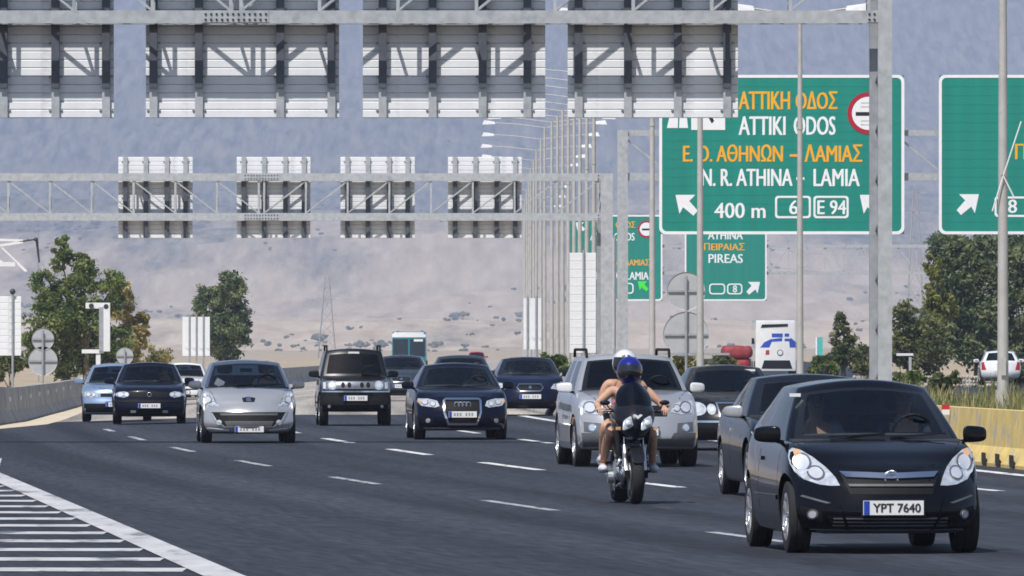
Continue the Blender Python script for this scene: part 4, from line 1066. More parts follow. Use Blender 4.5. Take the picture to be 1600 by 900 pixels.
    for s in (-1, 1):
        q = [(s*.60*w, .30), (s*(.60*w+.009), .30), (s*(.86*w+.009), g['yc']+.10), (s*.86*w, g['yc']+.10)]
        put('bonnet_seam', [q if s > 0 else q[::-1]], 'top', M_well, .0015, cell=.12, depth=.01)
    return r_tools
def ringbadge(T, x, z, R, t, m, bar=False, star=False):
    h, n, i, ds = T['bvh'].ray_cast(Vector((x, -3, z)), Vector((0, 1, 0))); y = h.y-.012
    b = MB(); N = 24
    for i in range(N):
        a, c = 2*math.pi*i/N, 2*math.pi*(i+1)/N; b.tube((x+R*math.cos(a), y, z+R*math.sin(a)), (x+R*math.cos(c), y, z+R*math.sin(c)), t, t, 6)
    if bar: b.bar((x-R*1.0, y, z-R*.10), (x+R*.25, y, z+R*.16), t*1.4, t*1.4); b.bar((x-R*.25, y, z-R*.16), (x+R*1.0, y, z+R*.10), t*1.4, t*1.4)
    if star:
        for a in (90, 210, 330): b.bar((x, y, z), (x+R*math.cos(math.radians(a)), y, z+R*math.sin(math.radians(a))), t, t)
    return b.build('badge', m, T['root'], smooth=True)
BK = paint('black', (.003, .0035, .006), 0., .18); NV = paint('navy', (.003, .005, .017)); DB = paint('dark_blue', (.005, .009, .028)); SV = paint('silver', (.50, .505, .515), .5, .30)
LB = paint('pale_blue', (.26, .36, .52), .45, .34); WH = paint('white', (.78, .78, .77)); RD = paint('red', (.45, .012, .02)); GB = paint('blue_grey', (.035, .05, .065), .2); BB = paint('off_black', (.010, .011, .013))
PL4 = [(0, .93), (.25, .965), (.7, 1), (2.6, 1), (3.4, .985), (4.0, .94)]
def plan(L): return [(0, .93), (.3, .965), (.75, 1), (L*.65, 1), (L*.85, .985), (L, .93)]
def bott(L, gc=.17): return [(0, gc+.03), (.35, gc), (L-.5, gc), (L, gc+.14)]
CARS = 'cars coming towards the camera'
# --- black hatchback, the nearest
hatch = dict(L=4.0, w=.865, H=1.49, fo=.80, wb=2.51, rw=.315, tw=.20, top=[(0, .70), (.18, .755), (.5, .86), (1.05, .975), (1.4, .98), (2.6, 1.01), (3.6, 1.06), (3.92, 1.04), (4.0, .97)], plan=plan(4.0), bot=bott(4.0),
             ff=[(0, .12), (.15, .02), (.36, 0), (.6, .05), (.8, .08), (.93, .13), (1, .20)], kf=.42,
             g=dict(yc=.93, yw=1.80, yt=3.35, yb=3.93, wb=.80, wr=.60, zb=(.955, 1.05), side=[(.075, .47), (.55, .86)]),
             lamp=[(.44, .595), (.51, .592), (.60, .602), (.72, .645), (.785, .71), (.812, .78), (.815, .84), (.80, .895), (.775, .915), (.72, .90), (.62, .835), (.53, .75), (.47, .665)],
             bulbs=[(.715, .79, .062, .066, None), (.615, .70, .055, .050, None), (.745, .87, .03, .03, M_amber)],
             plate=(0.0, .405, .53, .125, 'YPT 7640'),
             front=[('grille', [(-.36, .52), (.36, .52), (.43, .70), (-.43, .70)], M_dark, .003), ('chrome_bar', [(-.38, .66), (0, .645), (.38, .66), (.43, .705), (0, .692), (-.43, .705)], M_chr, .022), ('chrome_strip', [(-.36, .585), (.36, .585), (.37, .605), (-.37, .605)], M_grey, .016), ('lower_grille', [(-.50, .225), (.50, .225), (.56, .33), (-.56, .33)], M_dark, .003)]+[('grille_slat', rect_(-.50, q, .50, q+.010), M_grey, .008) for q in (.245, .275, .305)]+[('lip', [(-.70, .19), (.70, .19), (.72, .215), (-.72, .215)], M_grey, .01)],
             front2=[('fog_recess', [(.58, .28), (.78, .30), (.76, .42), (.60, .38)], M_dark, .003), ('fog_ring', ell(.665, .345, .044), M_grey, .008), ('fog_lamp', ell(.665, .345, .030), M_bulb, .012), ('bumper_glint', [(.52, .445), (.56, .440), (.76, .500), (.74, .512)], M_grey, .004)])  # the last thin grey strips paint the highlight along the bumper crease
T = make_car('hatchback', 'glossy black three-door hatchback with chrome grille bar, nearest to the camera', 'car', CARS, 3.23, 84.2, math.radians(6.0), BK, dict(hatch, H=1.52, rc=.075, wglass=G_clear, mirror=BK, g=dict(hatch['g'], wr=.585)), glass=G_clear)
ringbadge(T, 0, .665, .058, .011, M_chr, bar=True)
BLACK_CAR = T['root']
for (a, b) in (((-.43, .40), (-.30, .56)),):
    for s in (-1, 1): T['put']('bumper_strut', [[(s*.36, .22), (s*.385, .22), (s*.50, .50), (s*.475, .50)][::s]], 'front', BK, .012)
for s in (-1, 1): T['put']('side_mould', [[(1.25, .46), (3.0, .46), (3.0, .50), (1.25, .50)]], 'side', BK, .012, side=s, cell=.2)
MB().box((-.62*1, 1.79, 1.375), (.10, .006, .03)).build('toll_tag', M_plate, BLACK_CAR)
MB().box((0.06, 1.80, 1.36), (.07, .03, .05)).build('dashcam', M_intl, BLACK_CAR)
# --- dark saloon tucked behind it
saloon = dict(L=4.62, w=.885, H=1.46, fo=.92, wb=2.70, rw=.325, tw=.21, top=[(0, .68), (.2, .76), (.6, .86), (1.25, .95), (1.6, .96), (3.0, .99), (3.9, 1.04), (4.45, 1.04), (4.62, .98)], plan=plan(4.62), bot=bott(4.62),
              g=dict(yc=1.12, yw=1.98, yt=3.15, yb=3.85, wb=.82, wr=.60, zb=(.935, 1.03), side=[(.08, .45), (.50, .80), (.84, .93)], rt=.88),
              lamp=[(.42, .62), (.62, .60), (.80, .66), (.83, .78), (.74, .80), (.55, .74)], bulbs=[(.68, .70, .055, .05, None), (.56, .67, .045, .04, None)],
              plate=(0, .42, .52, .115, None), front=[('grille', [(-.38, .28), (.38, .28), (.50, .62), (-.50, .62)], M_dark, .003)], seams=(1.45, 2.55, 3.5), handle=M_chr)
make_car('saloon', 'dark blue-grey saloon with silver wing mirror half hidden by the black hatchback', 'car', CARS, 3.62, 113.2, math.radians(5.2), paint('dark_blue_grey', (.008, .012, .020), .0, .3), dict(saloon, mirror=SV))
# --- silver off-roader
suv = dict(L=4.50, w=.925, H=1.66, fo=.90, wb=2.62, rw=.355, tw=.24, top=[(0, .82), (.16, .95), (.5, 1.03), (1.15, 1.11), (1.5, 1.11), (3.0, 1.13), (4.2, 1.15), (4.42, 1.12), (4.5, 1.05)], plan=plan(4.5), bot=bott(4.5, .24),
           ff=[(0, .12), (.2, .0), (.45, 0), (.65, .06), (.85, .09), (1, .15)], kf=.34, clad=None, rails=True,
           ws=[(0, .95), (.1, .99), (.42, 1.0), (.55, .985), (.75, .98), (.92, .95), (1, .90)],
           g=dict(yc=1.0, yw=1.72, yt=3.95, yb=4.36, wb=.85, wr=.66, zb=(1.08, 1.12), side=[(.06, .36), (.40, .66), (.71, .93)], rt=.93, droop=.04),
           lamp=[(.46, .80), (.62, .76), (.80, .79), (.855, .88), (.82, .965), (.66, .975), (.52, .92)], bulbs=[(.70, .87, .075, .070, None), (.56, .86, .045, .045, None)],
           plate=(0, .52, .52, .115, None),
           front=[('grille', [(-.40, .74), (.40, .74), (.44, .90), (-.44, .90)], M_dark, .003), ('chrome_bar', [(-.38, .80), (.38, .80), (.40, .84), (-.40, .84)], M_chr, .015), ('lower_bumper', [(-.80, .26), (.80, .26), (.84, .50), (.5, .50), (.45, .42), (-.45, .42), (-.5, .5), (-.84, .50)], M_grey, .006)],
           front2=[('fog_surround', [(.54, .50), (.80, .52), (.80, .66), (.56, .64)], M_grey, .008), ('fog_ring', ell(.68, .575, .062), M_chr, .014), ('fog_lamp', ell(.68, .575, .045), M_lens, .02), ('indicator', [(.84, .60), (.905, .62), (.905, .72), (.85, .70)], M_amber, .005)],
           seams=(1.40, 2.45, 3.4))
T = make_car('off_roader', 'silver off-road car with roof rails behind the motorcycle', 'car', CARS, 1.80, 141.0, math.radians(5.0), SV, dict(suv, mirror=WH), glass=G_black)
for s in (-1, 1): T['put']('side_cladding', [[(1.35, .36), (3.15, .36), (3.15, .60), (1.35, .60)]], 'side', mat('silver_grey_plastic', (.20, .21, .22), .5), .012, side=s, cell=.2)
# --- black saloon with oval lamps
merc = dict(saloon, H=1.44, w=.905, lamp=[(.46, .64)]+[], top=[(0, .70), (.15, .80), (.6, .90), (1.3, .97), (1.6, .97), (3.0, 1.0), (3.9, 1.03), (4.45, 1.02), (4.62, .95)],
            front=[('grille', [(-.30, .58), (.30, .58), (.34, .80), (-.34, .80)], M_dark, .003), ('lower_grille', [(-.66, .24), (.66, .24), (.70, .38), (-.70, .38)], M_dark, .003), ('chrome_bar', [(-.82, .47), (.82, .47), (.84, .505), (-.84, .505)], M_chr, .012)],
            bands=[('grille_frame', [(-.31, .57), (.31, .57), (.36, .81), (-.36, .81)], .028, M_chr, .014)], plate=(0, .53, .5, .11, None),
            front2=[('headlamp', ell(.665, .70, .155, .115), M_lens, .006), ('bulb', ell(.68, .70, .08, .075), M_bulb, .013), ('inner_headlamp', ell(.43, .695, .075, .09), M_lens, .006), ('inner_bulb', ell(.43, .695, .05, .055), M_bulb, .013)])
merc.pop('lamp'); merc.pop('bulbs')
T = make_car('saloon', 'black saloon with oval lamps and silver mirrors beside the silver off-roader', 'car', CARS, 3.72, 161.5, math.radians(4.4), BB, dict(merc, mirror=SV), glass=G_black)
ringbadge(T, 0, .69, .05, .008, M_chr, star=True)
MB().box((.25, 1.93, 1.345), (.45, .008, .035)).build('sun_strip', M_plate, T['root'])
# --- navy saloon with tall framed grille
a4 = dict(saloon, w=.885, H=1.43, top=[(0, .72), (.18, .79), (.6, .88), (1.25, .95), (1.6, .96), (3.0, .98), (3.9, 1.02), (4.45, 1.0), (4.62, .94)],
          lamp=[(.42, .63), (.50, .60), (.74, .63), (.82, .70), (.80, .765), (.62, .765), (.46, .72)], bulbs=[(.68, .70, .050, .045, None), (.54, .67, .045, .042, None), (.775, .71, .025, .04, M_amber)],
          front=[('grille', [(-.26, .30), (.26, .30), (.33, .50), (.33, .76), (-.33, .76), (-.33, .50)], M_dark, .003), ('sill_lip', rect_(-.7, .20, .7, .225), M_grey, .01)],
          bands=[('grille_frame', [(-.27, .28), (.27, .28), (.355, .50), (.355, .735), (.31, .775), (-.31, .775), (-.355, .735), (-.355, .50)], .036, M_chr, .014)], plate=(0, .475, .52, .115, None),
          front2=[('fog_recess', [(.52, .29), (.76, .32), (.74, .44), (.54, .40)], M_dark, .003), ('fog_lamp', ell(.63, .36, .04), M_lens, .012)])
T = make_car('saloon', 'navy saloon with a tall chrome-framed grille in the middle of the road', 'car', CARS, -.97, 179.0, math.radians(3.6), NV, dict(a4, wglass=G_clear)); NAVY_CAR = T['root']
for i in range(4): ringbadge(T, -.105+i*.07, .655, .048, .010, M_chr)
# --- silver compact with a wide smiling intake
p207 = dict(hatch, nogap=True, w=.875, H=1.50, top=[(0, .66), (.2, .76), (.5, .87), (1.05, .99), (1.4, 1.0), (2.6, 1.02), (3.6, 1.05), (3.92, 1.02), (4.0, .96)],
            lamp=[(.52, .66), (.66, .66), (.82, .74), (.835, .84), (.775, .93), (.72, .90), (.62, .78)], bulbs=[(.72, .78, .055, .055, None), (.62, .71, .04, .035, None), (.77, .86, .03, .035, None)],
            front=[('wide_intake', [(-.42, .30), (.42, .30), (.58, .42), (.66, .56), (-.66, .56), (-.58, .42)], M_dark, .004), ('number_bar', [(-.50, .50), (.50, .50), (.52, .535), (-.52, .535)], M_grey, .012), ('lower_mesh', [(-.40, .31), (.40, .31), (.44, .40), (-.44, .40)], M_grey, .008)],
            bands=[('intake_rim', [(-.44, .285), (.44, .285), (.61, .41), (.70, .575), (-.70, .575), (-.61, .41)], .022, SV, .016)],
            front2=[('fog_lamp', ell(.53, .375, .045), M_lens, .014), ('bumper_lip', [(.36, .22), (.80, .26), (.80, .285), (.36, .245)], M_bulb, .010)], plate=(0, .255, .52, .105, None),
            g=dict(hatch['g'], zb=(.97, 1.05), wr=.62))
T = make_car('hatchback', 'silver compact hatchback with wide dark intake and a driver', 'car', CARS, -4.76, 173.0, math.radians(3.5), SV, dict(p207, wglass=G_clear))
SILVER_CAR = T['root']
T['put']('badge', [[(-.10, .74), (.10, .74), (.12, .81), (0, .835), (-.12, .81)]], 'front', M_dark, .006); T['put']('emblem', [[(-.04, .745), (.05, .745), (.03, .80), (.055, .82), (0, .825), (-.05, .80)]], 'front', M_chr, .012)
MB().box((-.50, 1.15, 1.08), (.16, .02, .13), Matrix.Rotation(.5, 3, 'Y')).build('windscreen_sticker', M_plate, SILVER_CAR)
# --- little boxy off-roader
jim = dict(pofs=.065, nogap=True, L=3.65, w=.80, H=1.67, fo=.68, wb=2.25, rw=.335, tw=.20, top=[(0, .90), (.08, .98), (.5, 1.01), (1.1, 1.06), (1.5, 1.07), (2.6, 1.07), (3.5, 1.08), (3.65, 1.06)], plan=[(0, .90), (.3, .95), (.6, 1), (3.65, .98)], bot=[(0, .36), (.3, .30), (3.2, .30), (3.65, .40)],
           ff=[(0, .05), (.2, 0), (.5, .03), (.9, .05), (1, .07)], kf=.16, kr=.1, kw=.12, rails=True, spokes=5, crown=.02, ws=[(0, .97), (.1, 1.0), (.42, 1.0), (.55, .965), (.8, .955), (.93, .94), (1, .90)],
           g=dict(yc=1.02, yw=1.42, yt=3.48, yb=3.62, wb=.75, wr=.62, zb=(1.04, 1.05), side=[(.06, .45), (.52, .93)], rt=.97, droop=.02),
           plate=(0, .60, .50, .11, None),
           front=[('grille_panel', [(-.60, .80), (.60, .80), (.62, .955), (-.62, .955)], mat('silver_grille', (.17, .18, .20), .4, .3), .006), ('bumper', [(-.76, .46), (.76, .46), (.78, .72), (-.78, .72)], M_dark, .03), ('bumper_top', [(-.70, .725), (.70, .725), (.70, .755), (-.70, .755)], M_chr, .02), ('lower_intake', [(-.36, .64), (.36, .64), (.38, .715), (-.38, .715)], M_well, .034)]
           +[('grille_slot', ell(q, .88, .042, .055), M_dark, .012) for q in (-.27, -.135, .135, .27)]+[('emblem', [(-.035, .86), (.035, .86), (.035, .91), (-.035, .91)], M_chr, .014)],
           front2=[('headlamp_panel', [(.42, .78), (.70, .78), (.70, .97), (.42, .97)], mat('silver_grille', (.17, .18, .2)), .005), ('headlamp', ell(.50, .87, .092), M_lens, .014), ('bulb', ell(.50, .87, .055), M_bulb, .02), ('indicator', [(.635, .80), (.685, .80), (.685, .94), (.635, .94)], M_bulb, .012), ('fog_lamp', ell(.56, .43, .03), M_lens, .03)], seams=(1.3, 2.3))
T = make_car('off_roader', 'small boxy black off-road car with round lamps and roof rails', 'car', CARS, -3.40, 207.5, math.radians(2.8), BB, dict(jim, mirror=M_dark), glass=G_black)
MB().box((.0, 1.36, 1.575), (.24, .01, .05)).build('windscreen_sticker', M_plate, T['root'])
# --- older navy hatchback
golf = dict(hatch, L=4.02, w=.85, H=1.40, top=[(0, .74), (.10, .80), (.5, .86), (1.1, .92), (1.4, .93), (2.6, .95), (3.6, .98), (3.92, .96), (4.02, .90)], kf=.22, ff=[(0, .08), (.2, 0), (.45, 0), (.7, .06), (.9, .07), (1, .11)], plan=plan(4.02), bot=bott(4.02),
            g=dict(yc=1.05, yw=1.70, yt=3.3, yb=3.82, wb=.77, wr=.58, zb=(.90, .96), side=[(.07, .42), (.47, .74), (.79, .90)]),
            lamp=ell(.60, .67, .155, .068), bulbs=[(.64, .67, .07, .052, None), (.51, .67, .05, .045, None)], plate=(0, .42, .50, .105, None),
            front=[('grille', [(-.42, .61), (.42, .61), (.42, .73), (-.42, .73)], M_dark, .004), ('bumper_strip', [(-.80, .50), (.80, .50), (.80, .535), (-.80, .535)], M_dark, .012), ('lower_intake', [(-.5, .25), (.5, .25), (.5, .33), (-.5, .33)], M_well, .004)],
            front2=[('indicator', ell(.80, .67, .035, .05), M_bulb, .01), ('fog_lamp', rect_(.30, .265, .42, .315), M_lens, .012)], seams=(1.4, 2.4, 3.2))
T = make_car('hatchback', 'older navy hatchback beside the grey barrier in the outer lane', 'car', CARS, -8.2, 217.0, math.radians(2.2), NV, dict(golf, wglass=G_clear), glass=G_clear)
ringbadge(T, 0, .67, .045, .01, M_chr); OLD_CAR = T['root']
T = make_car('hatchback', 'pale blue hatchback half hidden behind the older navy hatchback', 'car', CARS, -9.45, 229.5, math.radians(2.0), LB, dict(golf, lamp=[(.44, .60), (.62, .58), (.80, .62), (.81, .72), (.62, .72), (.46, .69)], L=3.9, top=golf['top'], bulbs=[(.66, .655, .05, .045, None), (.54, .65, .045, .04, None)], front2=[], front=[('grille', rect_(-.38, .60, .38, .68), M_dark, .004), ('lower_bumper', [(-.80, .24), (.80, .24), (.82, .44), (-.82, .44)], M_dark, .008)]))
# --- dark blue hatchback with lamps catching the sun
seat = dict(hatch, w=.88, H=1.44, lamp=[(.50, .66), (.66, .64), (.80, .68), (.84, .77), (.74, .81), (.58, .77)], bulbs=[(.70, .73, .07, .06, None)], plate=(0, .47, .52, .11, None), plan=plan(4.0),
            front=[('grille', [(-.24, .60), (.24, .60), (.31, .68), (.26, .77), (-.26, .77), (-.31, .68)], M_dark, .003), ('lower_grille', [(-.5, .24), (.5, .24), (.6, .36), (-.6, .36)], M_dark, .003)], bands=[('grille_frame', [(-.25, .59), (.25, .59), (.33, .68), (.27, .78), (-.27, .78), (-.33, .68)], .02, M_chr, .01)],
            front2=[('emblem', ell(.0, .69, .035), M_chr, .012), ('fog_lamp', ell(.66, .33, .035), M_lens, .012)], seams=(1.4, 2.4, 3.2))
BLUE_CAR = make_car('hatchback', 'dark blue hatchback with bright lamps between the navy saloon and silver off-roader', 'car', CARS, .42, 235.0, math.radians(2.2), DB, dict(seat, wglass=G_clear), glass=G_clear)['root']
# --- cars farther back
make_car('hatchback', 'cream white car peeping out between the older navy hatchback and silver compact', 'car', CARS, -10.9, 318, math.radians(-.3), WH, golf)
make_car('hatchback', 'dark car with glinting lamps behind the small boxy off-road car', 'car', CARS, -3.45, 300, math.radians(.2), GB, dict(seat, mirror=SV))
make_car('saloon', 'blue-grey car showing only its roof above the navy saloon', 'car', CARS, -1.30, 250, math.radians(1.6), GB, saloon)
make_car('hatchback', 'tiny distant red car above the roof of the blue-grey car', 'car', CARS, -3.15, 850, 0, RD, hatch, z0=-.72)
# --- white hatchback driving away on the other carriageway
T = make_car('hatchback', 'white hatchback driving away below the huge eucalyptus', 'car', 'vehicles on the opposite road', 19.65, 388, math.radians(-1), WH, dict(golf, top=[(0, .74), (.10, .80), (.5, .86), (1.1, .95), (1.4, .96), (2.6, .97), (3.6, .98), (3.92, .97), (4.02, .92)]), flip=True, z0=.02)
T['put']('tail_lamp', [[(.58, .62), (.76, .62), (.76, .92), (.66, .92)], [(-.76, .62), (-.58, .62), (-.66, .92), (-.76, .92)]], 'back', M_tail, .01); T['put']('number_plate', [rect_(-.26, .56, .26, .67)], 'back', M_plate, .012)

# --- teal bus far down the road
def bigbox(name, label, cat, group, x, d, w, L, H, z, P, yw=0.):
    r = empty(name, (x, d, z), yw); tag(r, label, cat, group)
    A = [-1, -.94, -.6, 0, .6, .94, 1]; C = [0, .05, .3, .6, .9, .97, 1]; B = [0, .01, .05, .3, .6, .95, .99, 1]
    me = subsurfed(boxgrid(A, B, C, lambda a, b, c: (a*w*(1-.03*c*c), b*L+(.16*a*a+.10*c)*(1-min(1, b/.05)), .32+(H-.32)*c)), [P, M_well], 1)
    smoothed(me, 40); body = obj('body', me, r); bvh = BVHTree.FromPolygons([v.co.copy() for v in me.vertices], [tuple(p.vertices) for p in me.polygons])
    tm, rm = wheelmeshes(.48, .28, 8, .29)
    for s in (-1, 1):
        for yy in (2.3, L-2.6): o = obj('wheel', tm, r); o.location = (s*(w-.10), yy, .48); obj('rim', rm, o); o.rotation_euler = (0, 0, 0 if s > 0 else math.pi)
    def put(nm, polys, m, off=.01, axis='front', side=1): 
        for p in polys: obj(nm, patchmesh(bvh, p, axis, off, m, .2, .02, True, side), r)
    return r, put
TEAL = paint('teal', (.03, .20, .24)); zb_ = zg(-7, 694)
r, put = bigbox('bus', 'teal bus with white roof far behind the small boxy off-road car', 'bus', None, -7.45, 694, 1.24, 10.5, 3.02, zb_, TEAL)
put('roof_band', [rect_(-1.2, 2.62, 1.2, 2.98)], WH, .02); put('windscreen', [rect_(-1.15, 1.25, -.06, 2.5), rect_(.06, 1.25, 1.15, 2.5)], mat('bus_glass', (.012, .02, .035), .1, coat=.5), .02); put('route_plate', [rect_(.35, 2.32, 1.0, 2.48)], M_plate, .035); put('headlamp', [rect_(.75, .62, 1.1, .85), rect_(-1.1, .62, -.75, .85)], M_lens, .02); put('bumper', [rect_(-1.2, .36, 1.2, .55)], M_dark, .02)
put('side_window', [rect_(.8+i*1.6, 1.35, 2.2+i*1.6, 2.4) for i in range(6)], mat('bus_glass', (.03, .045, .07)), .01, 'side', -1); put('side_window', [rect_(.8+i*1.6, 1.35, 2.2+i*1.6, 2.4) for i in range(6)], mat('bus_glass', (.03, .045, .07)), .01, 'side', 1)
# --- white coach seen from behind
zb_ = -.45; r, put = bigbox('coach', 'white coach with a blue swoosh parked beyond the red trailer', 'coach', None, (1212-800)*600/FPX, 600, 1.27, 10.5, 3.5, zb_, WH)
S2 = lambda px, py: ((px-1212)*600/FPX, EYE+(530-py)*600/FPX-zb_)
def sp2(pts): return [S2(*p) for p in pts]
put('rear_window', [sp2([(1189, 512), (1231, 510), (1231, 506), (1191, 507)])], M_dark, .03)
BLU = mat('livery_blue', (.02, .07, .45), .3, coat=.6)
put('blue_swoosh', [sp2([(1188, 543), (1202, 543), (1206, 534), (1222, 533), (1222, 528), (1204, 530), (1194, 535)]), sp2([(1234, 543), (1243, 543), (1243, 534), (1236, 528), (1233, 530)])], BLU, .012); put('blue_lettering', [sp2([(1206, 527), (1223, 527), (1223, 521), (1206, 521)]), sp2([(1226, 526), (1233, 526), (1233, 521), (1226, 521)]), sp2([(1226, 533), (1233, 533), (1233, 529), (1226, 529)])], BLU, .014)
put('red_lamp', [sp2([(1196, 554), (1202, 554), (1202, 547), (1197, 547)])], M_tail, .02); x_, z_ = S2(1219, 551); put('emblem', [ell(x_, z_, .19)], M_grey, .03); put('emblem_field', [ell(x_, z_, .14)], WH, .04)
put('lower_window', [sp2([(1190, 576), (1238, 576), (1234, 563), (1194, 563)])], M_dark, .02); put('engine_vent', [sp2([(1194, 600), (1232, 600), (1232, 588), (1194, 588)])], M_grey, .02)
for s in (-1, 1): MB().box((s*1.42, .1, 2.2), (.16, .12, .36)).build('side_mirror', M_dark, r)
# --- red covered trailer
RT = mat('red_tarpaulin', (.27, .035, .042), .75, var=.3, scale=2.5, bump=.5); d = 520; zb_ = -.35; r = empty('covered_trailer', ((1152-800)*d/FPX, d, zb_)); tag(r, 'red trailer with bulging tarpaulin beside the white coach', 'trailer')
k = d/FPX
m = boxgrid([-1, -.6, 0, .6, 1], [0, .3, .7, 1], [0, .5, 1], lambda a, b, c: (a*26*k*(1-.12*(2*c-1)**2), b*2.4+.1*a*a, EYE-30*k-zb_+c*20*k+.08*math.sin(5*a+3*b)*c)); me = subsurfed(m, [RT], 2); smoothed(me); obj('tarpaulin', me, r)
m = boxgrid([-1, -.5, 0, .5, 1], [0, .5, 1], [0, .5, 1], lambda a, b, c: (a*22*k*(1-.06*math.sin(7*c)), .1+b*2.2, .45+c*(EYE-28*k-zb_-.45))); me = subsurfed(m, [mat('red_bed', (.26, .014, .02), .6)], 1); smoothed(me); obj('bed', me, r)
tm, rm = wheelmeshes(.32, .2, 5, .2)
for s in (-1, 1): o = obj('wheel', tm, r); o.location = (s*.62, 1.2, .32); obj('rim', rm, o)
# ------------------------------------------------------------------ people
M_skin = mat('skin', (.54, .32, .215), .55, var=.14, scale=9, spec=.3, wear=((.46, .25, .18), 5, .55)); M_hair = mat('dark_hair', (.03, .022, .018), .7, var=.3)
def skinmesh(J, E, root, m, lv=2, grow=0., only=None):
    names = [n for n in J if only is None or n in only]; ix = {n: i for i, n in enumerate(names)}
    me = bpy.data.meshes.new('figure'); me.from_pydata([J[n][0] for n in names], [(ix[a], ix[b]) for a, b in E if a in ix and b in ix], [])
    ob = tmp('figure', me); ob.modifiers.new('k', 'SKIN')
    if not me.skin_vertices: 
        bm = bmesh.new(); bm.from_mesh(me); bm.verts.layers.skin.verify(); bm.to_mesh(me); bm.free()
    for n, i in ix.items():
        r = J[n][1]; r = r if hasattr(r, '__len__') else (r, r); me.skin_vertices[0].data[i].radius = (r[0]+grow, r[1]+grow); me.skin_vertices[0].data[i].use_root = (n == root)
    ob.modifiers['k'].use_smooth_shade = True
    s = ob.modifiers.new('s', 'SUBSURF'); s.levels = lv; s.render_levels = lv
    out = evalmesh(ob); drop(ob); out.materials.clear(); out.materials.append(m); smoothed(out); return out
def hand(J, E, side, wrist, d, up, curl, n):
    """palm and five unequal fingers rooted in it; d: pointing direction, up: back of the hand"""
    W_ = Vector(wrist); d = Vector(d).normalized(); up = Vector(up).normalized(); ac = d.cross(up)*side
    pm = W_+d*.045; J[n+'palm'] = (tuple(pm), (.030, .020)); E.append((n+'wrist', n+'palm'))
    kn = W_+d*.085; J[n+'kn'] = (tuple(kn), (.034, .016)); E.append((n+'palm', n+'kn'))
    for i, (o, ln) in enumerate(((-.030, .058), (-.010, .070), (.010, .066), (.029, .050))):
        a = kn+ac*o+d*.015; b = a+d*ln*.5-up*curl*.5*ln; c = b+d*ln*.5*(1-curl)-up*curl*ln*.8
        for q, p in enumerate((a, b, c)): J[f'{n}f{i}{q}'] = (tuple(p), .0095-.001*q)
        E += [(n+'kn', f'{n}f{i}0'), (f'{n}f{i}0', f'{n}f{i}1'), (f'{n}f{i}1', f'{n}f{i}2')]
    a = pm-ac*.035; b = a-ac*.022+d*.03-up*.02; J[n+'t0'] = (tuple(a), .012); J[n+'t1'] = (tuple(b), .010); E += [(n+'palm', n+'t0'), (n+'t0', n+'t1')]
def seated(label, car, x, y, z, shirt, hair=M_hair, hold=None, turn=0.):
    """driver or passenger: hips, trunk, arms, neck and head, sitting in the seat at x,y; z is the hip height in the car"""
    mtx = car.matrix_basis; o = empty('person', mtx @ Vector((x, y, z)), car.rotation_euler.z); tag(o, label, 'person')
    J = {'hip': ((0, 0, 0), (.15, .11)), 'waist': ((0, .03, .18), (.13, .09)), 'chest': ((0, .05, .38), (.155, .10)), 'neck': ((0, .04, .54), .055), 'jaw': ((0, .005, .62), (.062, .062)), 'skull': ((0, .02, .71), (.078, .088)), 'crown': ((0, .03, .77), (.05, .06)), 'nose': ((.0, -.085, .66), .014)}
    E = [('hip', 'waist'), ('waist', 'chest'), ('chest', 'neck'), ('neck', 'jaw'), ('jaw', 'skull'), ('skull', 'crown'), ('jaw', 'nose')]
    for s, n in ((-1, 'l'), (1, 'r')):
        J[n+'sh'] = ((s*.19, .05, .44), .062); E.append(('chest', n+'sh'))
        el, wr = ((s*.27, -.10, .24), (s*.17, -.36, .30)) if hold else ((s*.26, -.04, .20), (s*.12, -.26, .10))
        J[n+'el'] = (el, .042); J[n+'wrist'] = (wr, .028); E += [(n+'sh', n+'el'), (n+'el', n+'wrist')]
        hand(J, E, s, wr, (-.2*s, -.6, .5) if hold else (-.3*s, -1, -.1), (0, .5, .6), .5, n)
        J[n+'kn_'] = ((s*.14, -.45, .06), .07); J[n+'thigh'] = ((s*.09, -.08, -.01), .09); E += [('hip', n+'thigh'), (n+'thigh', n+'kn_')]
        J[n+'ear'] = ((s*.082, .03, .665), .016); E.append(('jaw', n+'ear'))
    b = skinmesh(J, E, 'hip', M_skin, 1); obj('body', b, o)
    sh = skinmesh(J, E, 'hip', shirt, 1, .016, {'hip', 'waist', 'chest', 'lsh', 'rsh', 'lel', 'rel'}); obj('shirt', sh, o)
    MB().ball((0, .045, .735), (.088, .100, .085)).build('hair', hair, o, smooth=True)
    for s in (-1, 1): MB().ball((s*.032, -.066, .695), .012, 8, 6).build('eye', M_blk, o)
    MB().box((0, -.062, .625), (.045, .012, .010)).build('mouth', mat('lips', (.35, .12, .10), .5), o)
    return o
SH1 = mat('dark_shirt', (.03, .035, .05), .9); SH2 = mat('pale_shirt', (.45, .47, .50), .9)
seated('driver in dark shirt holding the wheel of the black hatchback', BLACK_CAR, .38, 1.98, .66, SH1, hold=True)
seated('front passenger in pale shirt inside the black hatchback', BLACK_CAR, -.40, 2.0, .64, mat('grey_shirt', (.22, .24, .27), .9))
seated('driver in pale shirt at the wheel of the silver compact', SILVER_CAR, .38, 1.98, .66, SH2, hold=True)
seated('driver in dark shirt at the wheel of the older navy hatchback', OLD_CAR, .36, 1.98, .58, SH1, hold=True)

seated('driver in pale shirt at the wheel of the navy saloon', NAVY_CAR, .38, 2.18, .62, SH2, hold=True)
seated('driver in dark shirt at the wheel of the dark blue hatchback', BLUE_CAR, .38, 1.98, .62, SH1, hold=True)
seated('passenger in pale shirt inside the dark blue hatchback', BLUE_CAR, -.38, 1.98, .60, SH2)
